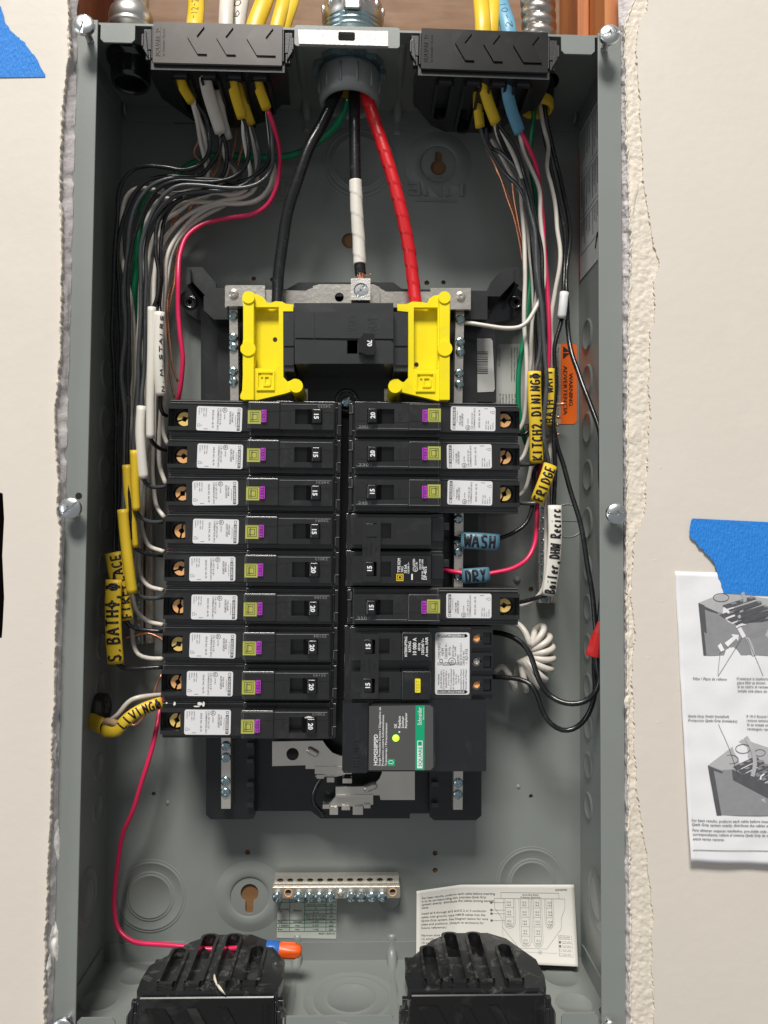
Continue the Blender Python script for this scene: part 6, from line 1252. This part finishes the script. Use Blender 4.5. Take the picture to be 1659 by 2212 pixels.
# whites left
WG = 'white neutral wires in the left bundle'
def wh_(label, pts, Ys, r=.00165): return wire('white_wire', label, pts, Ys, WW, r, WG)
wh_('white wire bowing out furthest left behind the black ones', [(418, 216, .050), (428, 248, .051), (440, 285, .052), (446, 330, .054), (452, 372, .056), (440, 398, .058), (410, 412, .060), (372, 418, .060), (350, 414, .060), (322, 408, .060), (298, 408, .060), (280, 418, .060), (268, 438, .061), (262, 478, .062), (261, 534, .063), (267, 580, .063), (280, 640, .063), (287, 710, .064), (289, 800, .066), (284, 900, .068), (278, 990, .070), (285, 1090, .072), (293, 1180, .074), (291, 1240, .074), (284, 1300, .073), (283, 1350, .071), (286, 1390, .070), (298, 1414, .068), (320, 1422, .066), (352, 1423, .064)], 0)
wh_('white wire into the seventh left breaker', [(476, 288, .061), (483, 330, .062), (490, 362, .062), (470, 400, .062), (440, 430, .062), (395, 440, .061), (352, 430, .060), (333, 448, .060), (320, 472, .060), (311, 520, .061), (308, 580, .062), (304, 650, .063), (299, 740, .066), (300, 860, .070), (300, 1000, .073), (300, 1120, .074), (292, 1220, .073), (287, 1290, .071), (297, 1324, .070), (318, 1343, .067), (352, 1350, .064)], 0)
wh_('white wire into the sixth left breaker', [(526, 254, .053), (526, 290, .054), (533, 330, .055), (541, 378, .056), (530, 410, .057), (498, 422, .058), (462, 418, .059), (420, 432, .060), (384, 456, .060), (350, 478, .060), (330, 516, .061), (322, 580, .062), (316, 660, .063), (312, 760, .067), (314, 900, .071), (312, 1050, .073), (302, 1190, .073), (303, 1240, .071), (320, 1265, .068), (352, 1275, .064)], 0)
wh_('white wire into the fifth left breaker', [(541, 268, .062), (550, 320, .062), (556, 370, .061), (550, 408, .060), (530, 424, .060), (490, 432, .060), (440, 446, .061), (402, 466, .061), (368, 500, .061), (345, 540, .061), (332, 600, .062), (327, 680, .063), (325, 800, .066), (320, 950, .070), (306, 1080, .072), (307, 1140, .071), (322, 1178, .068), (354, 1192, .064)], 0)
wh_('white wire into the fourth left breaker', [(577, 235, .050), (583, 300, .054), (590, 360, .056), (584, 400, .058), (562, 428, .059), (530, 438, .060), (470, 436, .060), (410, 437, .060), (385, 443, .060), (360, 470, .060), (345, 510, .060), (338, 560, .060), (332, 620, .060), (333, 700, .062), (336, 850, .066), (331, 980, .069), (330, 1040, .069), (338, 1092, .067), (355, 1118, .063)], 0)
wh_('white wire into the third left breaker', [(486, 300, .068), (500, 350, .068), (512, 400, .067), (490, 440, .066), (448, 462, .065), (412, 486, .063), (388, 516, .061), (368, 556, .060), (358, 620, .059), (354, 700, .059), (350, 860, .062), (344, 960, .064), (346, 1010, .063), (358, 1046, .061)], 0)
wh_('white wire down to the top left breakers, nearest the copper', [(590, 350, .058), (594, 380, .058), (582, 410, .060), (550, 436, .061), (500, 440, .062), (452, 450, .062), (412, 474, .061), (382, 508, .060), (362, 556, .058), (356, 620, .057), (355, 700, .057), (357, 780, .057), (356, 850, .057), (352, 900, .059), (353, 935, .059), (362, 962, .060)], 0)
wh_('white wire curving across the middle of the left bundle', [(415, 217, .049), (425, 260, .049), (432, 300, .050), (442, 340, .051), (448, 380, .052), (438, 410, .053), (400, 418, .053), (368, 419, .053), (352, 414, .053), (344, 408, .054)], 0)
# coppers left
CG = 'bare copper ground wires on the left'
for lab_, pts in (('bare copper wire crossing the left bundle, rightmost', [(436, 260, .068), (430, 300, .070), (418, 330, .072), (460, 372, .072), (452, 410, .072), (424, 451, .071), (401, 501, .070), (387, 540, .069), (380, 590, .068), (364, 640, .067), (362, 680, .066), (366, 740, .066), (374, 790, .068), (384, 825, .072)]),
                  ('bare copper wire beside the pink wire on the left', [(480, 310, .072), (470, 360, .072), (440, 410, .071), (408, 460, .070), (390, 510, .069), (378, 560, .068), (376, 610, .067), (368, 650, .066), (360, 720, .068), (360, 770, .070), (368, 815, .072), (377, 860, .075)]),
                  ('bare copper wire showing between the white wires', [(530, 280, .070), (520, 330, .071), (500, 400, .071), (440, 420, .072), (400, 432, .072), (375, 470, .072), (362, 520, .072)]),
                  ('bare copper wire under the white crossing wires', [(512, 270, .070), (506, 320, .071), (478, 400, .072), (420, 440, .073), (392, 455, .073), (370, 500, .073), (358, 525, .073)])):
    wire('copper_wire', lab_, pts, 0, CU, .00085, CG)
wire('copper_wire', 'short bare copper end emerging behind the seventh left breaker', [(270, 1377, .078), (285, 1374, .080), (318, 1368, .082), (348, 1380, .082), (365, 1400, .082)], 0, CU, .0010)
wire('copper_wire', 'bare copper wire below the eighth left breaker', [(350, 1455, .080), (338, 1480, .078), (330, 1510, .076), (322, 1540, .070)], 0, CU, .0009)
wire('copper_wire', 'bare copper loop under the curved LIVING sleeve', [(268, 1562, .058), (290, 1566, .060), (303, 1556, .060), (318, 1536, .062)], 0, CU, .0009)
# living room cable through the left wall
cl_ = PX(199, 1523, -WB); e = empty('cable_clamp', Matrix.Translation((-WB, .066, PX(200, 1538, -WB).z)), 'dark metal clamp holding the yellow cable in the left side wall', 'cable clamp')
obj('clamp_ring', MB().lathe([(.0075, .0005), (.0075, .0075), (.0095, .008), (.0115, .0065), (.0120, .0005)], 28, Matrix.Rotation(R_(90), 4, 'Y')).mesh('clamp_ring', BLKD), e)
obj('clamp_throat', MB().lathe([(0, .0006), (.0078, .0006)], 24, Matrix.Rotation(R_(90), 4, 'Y')).mesh('clamp_throat', BLKD), e)
ocut('branch_cable', 'short yellow cable sheath coming through the left side wall', [(172, 1541, .066), (192, 1553, .058), (210, 1563, .050), (226, 1570, .045)], YCB, .0054, sx=.75)
wire('paper_filler', 'frayed brown paper filler at the cut end of the yellow side cable', [(220, 1561, .047), (232, 1558, .044), (243, 1560, .042), (252, 1563, .043)], 0, mat('brown_paper', (.50, .33, .20), .8, 0, .2, 300, .4, 700), .0024, None, 'filler', 12)
wire('white_wire', 'white wire from the side cable arching to the bottom left breaker', [(220, 1562, .055), (238, 1556, .050), (256, 1542, .048), (270, 1524, .048), (284, 1512, .049), (302, 1506, .050), (325, 1503, .055), (350, 1501, .062)], 0, WW, .0017)
sleeve('curved yellow sleeve hand lettered LIVING beside the bottom left breaker', [(222, 1578, .044), (240, 1580, .043), (253, 1577, .043), (268, 1560, .043), (288, 1543, .045), (312, 1530, .048), (350, 1517, .052)], .0040, YSL, .7, (' LIVING@', .22, .98, -.75, .6, .00065))
# --- right bundle
RG = 'black branch wires in the right bundle'
def rk(label, pts, mt=KW, r=.00150): return wire('black_wire', label, pts, 0, mt, r, RG)
rk('black wire into the KITCH sleeve, left strand of the right bundle', [(1036, 268, .059), (1044, 300, .060), (1062, 340, .060), (1088, 372, .058), (1118, 402, .056), (1136, 438, .055), (1147, 486, .054), (1152, 530, .053), (1160, 590, .053), (1166, 650, .052), (1166, 713, .051), (1165, 770, .050), (1158, 806, .049), (1160, 900, .049), (1161, 996, .050), (1148, 1003, .052), (1116, 1004, .058)], GW)
rk('dark grey wire passing in front of the yellow sleeves', [(1050, 275, .058), (1058, 315, .058), (1085, 330, .056), (1113, 362, .054), (1131, 398, .052), (1143, 445, .050), (1152, 495, .048), (1158, 560, .046), (1166, 627, .044), (1174, 713, .043), (1179, 800, .042), (1178, 872, .042), (1179, 960, .042), (1184, 1004, .046), (1170, 1050, .052), (1162, 1084, .053), (1148, 1087, .054), (1116, 1086, .058)], GW)
rk('black wire curving from the top of the right bundle', [(1072, 262, .047), (1092, 290, .046), (1112, 320, .046), (1128, 360, .047), (1142, 410, .048), (1156, 480, .049), (1168, 534, .050), (1172, 600, .049), (1177, 713, .048), (1174, 790, .050), (1171, 900, .052), (1165, 1000, .056), (1155, 1020, .056), (1152, 1060, .056), (1150, 1090, .056), (1138, 1130, .054), (1112, 1151, .052), (1085, 1162, .050), (1070, 1166, .048), (1010, 1167, .048), (975, 1160, .052)])
rk('black wire from under the large yellow sheath, upper right', [(1070, 264, .049), (1082, 300, .052), (1105, 345, .056), (1128, 390, .060), (1138, 440, .062), (1146, 500, .062), (1150, 560, .062), (1156, 640, .062), (1158, 713, .062), (1160, 800, .062), (1150, 900, .066), (1136, 938, .066), (1116, 937, .066)])
rk('black wire bending past the KITCH sleeve to the Boiler sleeve', [(1170, 200, .052), (1170, 260, .058), (1185, 330, .060), (1200, 400, .060), (1213, 455, .060), (1222, 510, .060), (1219, 560, .060), (1216, 628, .056), (1214, 690, .056), (1206, 718, .055), (1199, 745, .054), (1199, 819, .053), (1195, 900, .052), (1198, 960, .052), (1200, 1020, .052), (1198, 1095, .050), (1196, 1180, .050), (1184, 1284, .050), (1166, 1290, .052), (1142, 1297, .056), (1116, 1302, .060)], KW, .0016)
rk('long black wire swinging out along the right side wall', [(1174, 205, .050), (1180, 262, .056), (1196, 330, .062), (1212, 400, .066), (1228, 460, .068), (1232, 508, .068), (1227, 560, .066), (1222, 627, .060), (1224, 690, .060), (1228, 720, .058), (1238, 766, .052), (1254, 819, .044), (1275, 872, .036), (1291, 925, .028), (1298, 985, .022), (1302, 1050, .020), (1301, 1150, .022), (1299, 1256, .026), (1297, 1322, .028), (1293, 1370, .028)], KW, .0018)
rk('black wire slanting down to the red wire nut', [(1196, 925, .058), (1204, 965, .058), (1218, 1008, .056), (1234, 1060, .052), (1250, 1118, .046), (1264, 1190, .040), (1276, 1255, .034), (1284, 1320, .030), (1288, 1368, .028)], KW, .0018)
sleeve('short blank white sleeve on the outer right wires', [(1213, 689, .055), (1216, 662, .054), (1219, 632, .055)], .0031, LBL, .8)
# loops below the nut
L1 = [(1290, 1400, .028), (1289, 1441, .028), (1293, 1470, .028), (1283, 1500, .029), (1262, 1516, .030), (1238, 1521, .031), (1213, 1517, .034), (1188, 1502, .038), (1168, 1474, .040), (1158, 1446, .042), (1150, 1420, .044), (1137, 1396, .046), (1110, 1376, .050), (1084, 1368, .054), (1062, 1366, .060)]
L2_ = [(1284, 1400, .032), (1283, 1441, .034), (1284, 1490, .036), (1276, 1535, .038), (1259, 1562, .040), (1237, 1576, .041), (1214, 1577, .042), (1191, 1563, .044), (1174, 1536, .046), (1162, 1502, .047), (1148, 1480, .049), (1124, 1468, .053), (1095, 1464, .057), (1062, 1462, .062)]
wire('black_wire', 'upper black loop from the red wire nut to the wide two pole breaker', L1, 0, KW, .0019, None, 'wire', 12)
wire('black_wire', 'lower black loop from the red wire nut to the wide two pole breaker', L2_, 0, KW, .0018, None, 'wire', 12)
a = P(1296, 1352, .027); b = P(1282, 1422, .030); d_ = b - a
e = empty('wire_connector', Matrix.Translation(a) @ d_.to_track_quat('Z', 'Y').to_matrix().to_4x4(), 'faded red wire nut half hidden by the right flange', 'wire nut')
obj('nut_shell', MB().lathe([(0, -.003), (.0022, -.0028), (.0030, .001), (.0050, .010), (.0062, .0205), (.0060, .0215), (.0048, .0216)], 8).mesh('nut_shell', RWN), e, None, .0006)
sleeve('yellow sleeve hand lettered KITCH 2, DINING', [(1159, 1001, .047), (1158, 930, .046), (1155, 860, .046), (1154, 803, .047)], .0048, YSL, .5, ('KITCH2,DINING@', .03, .98, -.60, .55, .00070))
sleeve('yellow sleeve behind the KITCH one, its lettering covered by grey wires', [(1188, 920, .054), (1187, 870, .053), (1184, 797, .053)], .0046, YSL, .5, ('BATH WAIT', .05, .98, -.4, .6, .00056), tk=.00056)
sleeve('tilted yellow sleeve hand lettered FRIDGE', [(1159, 1085, .042), (1169, 1060, .040), (1180, 1032, .040), (1189, 1005, .042)], .0048, YSL, .45, ('FRIDGE', .05, .95, -.6, .55, .00072))
sleeve('long white sleeve hand lettered Boiler, DHW Recirc', [(1185, 1287, .046), (1194, 1225, .044), (1199, 1160, .043), (1198, 1092, .045)], .0048, WSL, .5, ('Boiler,DHW Recirc', .03, .97, -.6, .6, .00070))
sleeve('blue sleeve hand lettered WASH', [(996, 1167, .042), (1036, 1169, .040), (1077, 1172, .041)], .0059, BSL, .45, ('WASH', .08, .92, -.62, .62, .0009))
sleeve('blue sleeve hand lettered DRY', [(999, 1245, .042), (1028, 1243, .040), (1056, 1241, .041)], .0052, BSL, .5, ('DRY', .12, .88, -.65, .62, .0009))
RW = 'white neutral wires in the right bundle'
def rw(label, pts, r=.0016): return wire('white_wire', label, pts, 0, WW, r, RW)
rw('white wire into the top right breaker', [(1068, 262, .050), (1078, 300, .056), (1096, 329, .060), (1120, 364, .062), (1128, 425, .062), (1131, 494, .060), (1136, 594, .058), (1134, 660, .056), (1134, 713, .056), (1136, 766, .056), (1138, 819, .057), (1136, 872, .060), (1129, 915, .062), (1118, 934, .064)])
rw('white wire curling left into the neutral bar beside the barcode', [(1122, 284, .053), (1132, 325, .054), (1150, 366, .053), (1166, 412, .052), (1168, 461, .052), (1172, 540, .053), (1174, 600, .052), (1170, 640, .050), (1158, 668, .048), (1140, 696, .047), (1122, 706, .047), (1095, 707, .048), (1060, 703, .050), (1018, 698, .053), (1000, 697, .056)])
rw('long white wire from the yellow bushing down the right side', [(1166, 215, .052), (1172, 262, .056), (1184, 314, .058), (1183, 362, .058), (1192, 398, .058), (1199, 445, .058), (1203, 494, .057), (1209, 534, .056), (1208, 577, .055), (1200, 627, .056), (1192, 680, .058), (1191, 713, .060), (1194, 760, .062), (1190, 850, .064), (1188, 940, .064), (1185, 1010, .062), (1181, 1090, .060), (1180, 1180, .058), (1172, 1270, .060), (1150, 1297, .064), (1118, 1310, .068)])
rw('white wire into the second right breaker', [(1076, 266, .050), (1092, 300, .051), (1110, 340, .052), (1134, 400, .053), (1150, 470, .056), (1158, 540, .058), (1160, 620, .060), (1152, 690, .062), (1146, 766, .064), (1144, 850, .066), (1146, 920, .068), (1140, 960, .068), (1128, 990, .068), (1114, 1000, .068)])
rw('white wire into the third right breaker', [(1062, 300, .064), (1090, 350, .066), (1124, 420, .066), (1142, 500, .067), (1150, 600, .068), (1152, 700, .069), (1150, 800, .070), (1150, 920, .071), (1145, 1020, .071), (1134, 1058, .070), (1114, 1076, .068)])
wire('green_ground_wire', 'green ground wire from the yellow bushing down the right side', [(1156, 210, .056), (1152, 262, .062), (1146, 314, .068), (1147, 362, .071), (1158, 428, .072), (1157, 494, .072), (1147, 560, .071), (1146, 610, .070), (1141, 660, .068), (1134, 713, .066), (1128, 766, .064), (1121, 813, .064), (1121, 866, .066), (1128, 925, .070), (1140, 964, .076), (1170, 980, .082)], 0, GRN, .0019, None, 'ground wire', 12)
wire('red_wire', 'red wire of the blue cable ending in the DRY sleeve', [(1122, 283, .050), (1134, 300, .050), (1147, 325, .051), (1160, 357, .053), (1167, 400, .055), (1172, 470, .057), (1178, 560, .056), (1181, 627, .055), (1184, 713, .054), (1182, 779, .055), (1176, 900, .057), (1167, 1004, .057), (1161, 1083, .057), (1160, 1140, .056), (1155, 1175, .054), (1137, 1209, .051), (1108, 1228, .048), (1070, 1236, .047), (1030, 1241, .047), (985, 1236, .050), (960, 1232, .054)], 0, PW, .00165)
for lab_, pts in (('bare copper wire on the right, leftmost strand', [(1042, 290, .064), (1052, 322, .066), (1064, 345, .068), (1083, 388, .070), (1096, 428, .071), (1110, 468, .072), (1122, 520, .073), (1129, 565, .074)]), ('bare copper wire on the right with a free end pointing up', [(1106, 388, .066), (1110, 425, .068), (1118, 470, .071), (1127, 520, .074), (1131, 562, .076)]),
                  ('bare copper wire on the right between the other two', [(1056, 300, .066), (1070, 356, .069), (1090, 400, .071), (1104, 440, .073), (1118, 490, .075), (1126, 540, .077), (1134, 590, .079)])):
    wire('copper_wire', lab_, pts, 0, CU, .0009, 'bare copper ground wires on the right')
for k, (y, x1, Y) in enumerate(((873, 1222, .074), (899, 1210, .076), (918, 1206, .076), (939, 1208, .076))):
    wire('copper_wire', ('longest', 'second', 'third', 'lowest')[k] + ' short copper end poking right of the right ground bar', [(1184, y + 3, .082), (1200, y + 1, .078), (x1, y - (1 if k != 1 else -3), Y)], 0, CU, .0011, 'copper ends at the right ground bar')
# white pigtail coil
C0 = P(1122, 1412, .066); o_ = C0.copy(); pts = []; N_ = 8.2
for i in range(int(N_ * 28) + 1):
    u = i / (N_ * 28); A_ = R_(-98 + 150 * u); R0 = .0168; cc = Vector((math.cos(A_) * R0, 0, math.sin(A_) * R0)); rd = cc.normalized(); ph = 2 * math.pi * u * N_
    a_ = .0094 + .0012 * math.sin(u * 7); pts.append(C0 + cc + rd * (a_ * math.cos(ph)) + Vector((0, math.sin(ph) * .0072, 0)))
lead = spline([P(1068, 1450, .066), P(1084, 1440, .064), P(1096, 1452, .063), P(1106, 1475, .064), pts[0]], .002); tail = spline([pts[-1], P(1146, 1392, .060), P(1134, 1366, .062), P(1120, 1350, .066), P(1096, 1343, .070), P(1070, 1342, .074)], .002)
q = lead[:-1] + pts + tail[1:]; o = obj('coiled_white_wire', MB().tube([p - o_ for p in q], .0024, 12).mesh('coiled_white_wire', WW), None, Matrix.Translation(o_)); tag(o, 'white neutral pigtail coiled like a spring beside the wide two pole breaker', 'coiled wire')
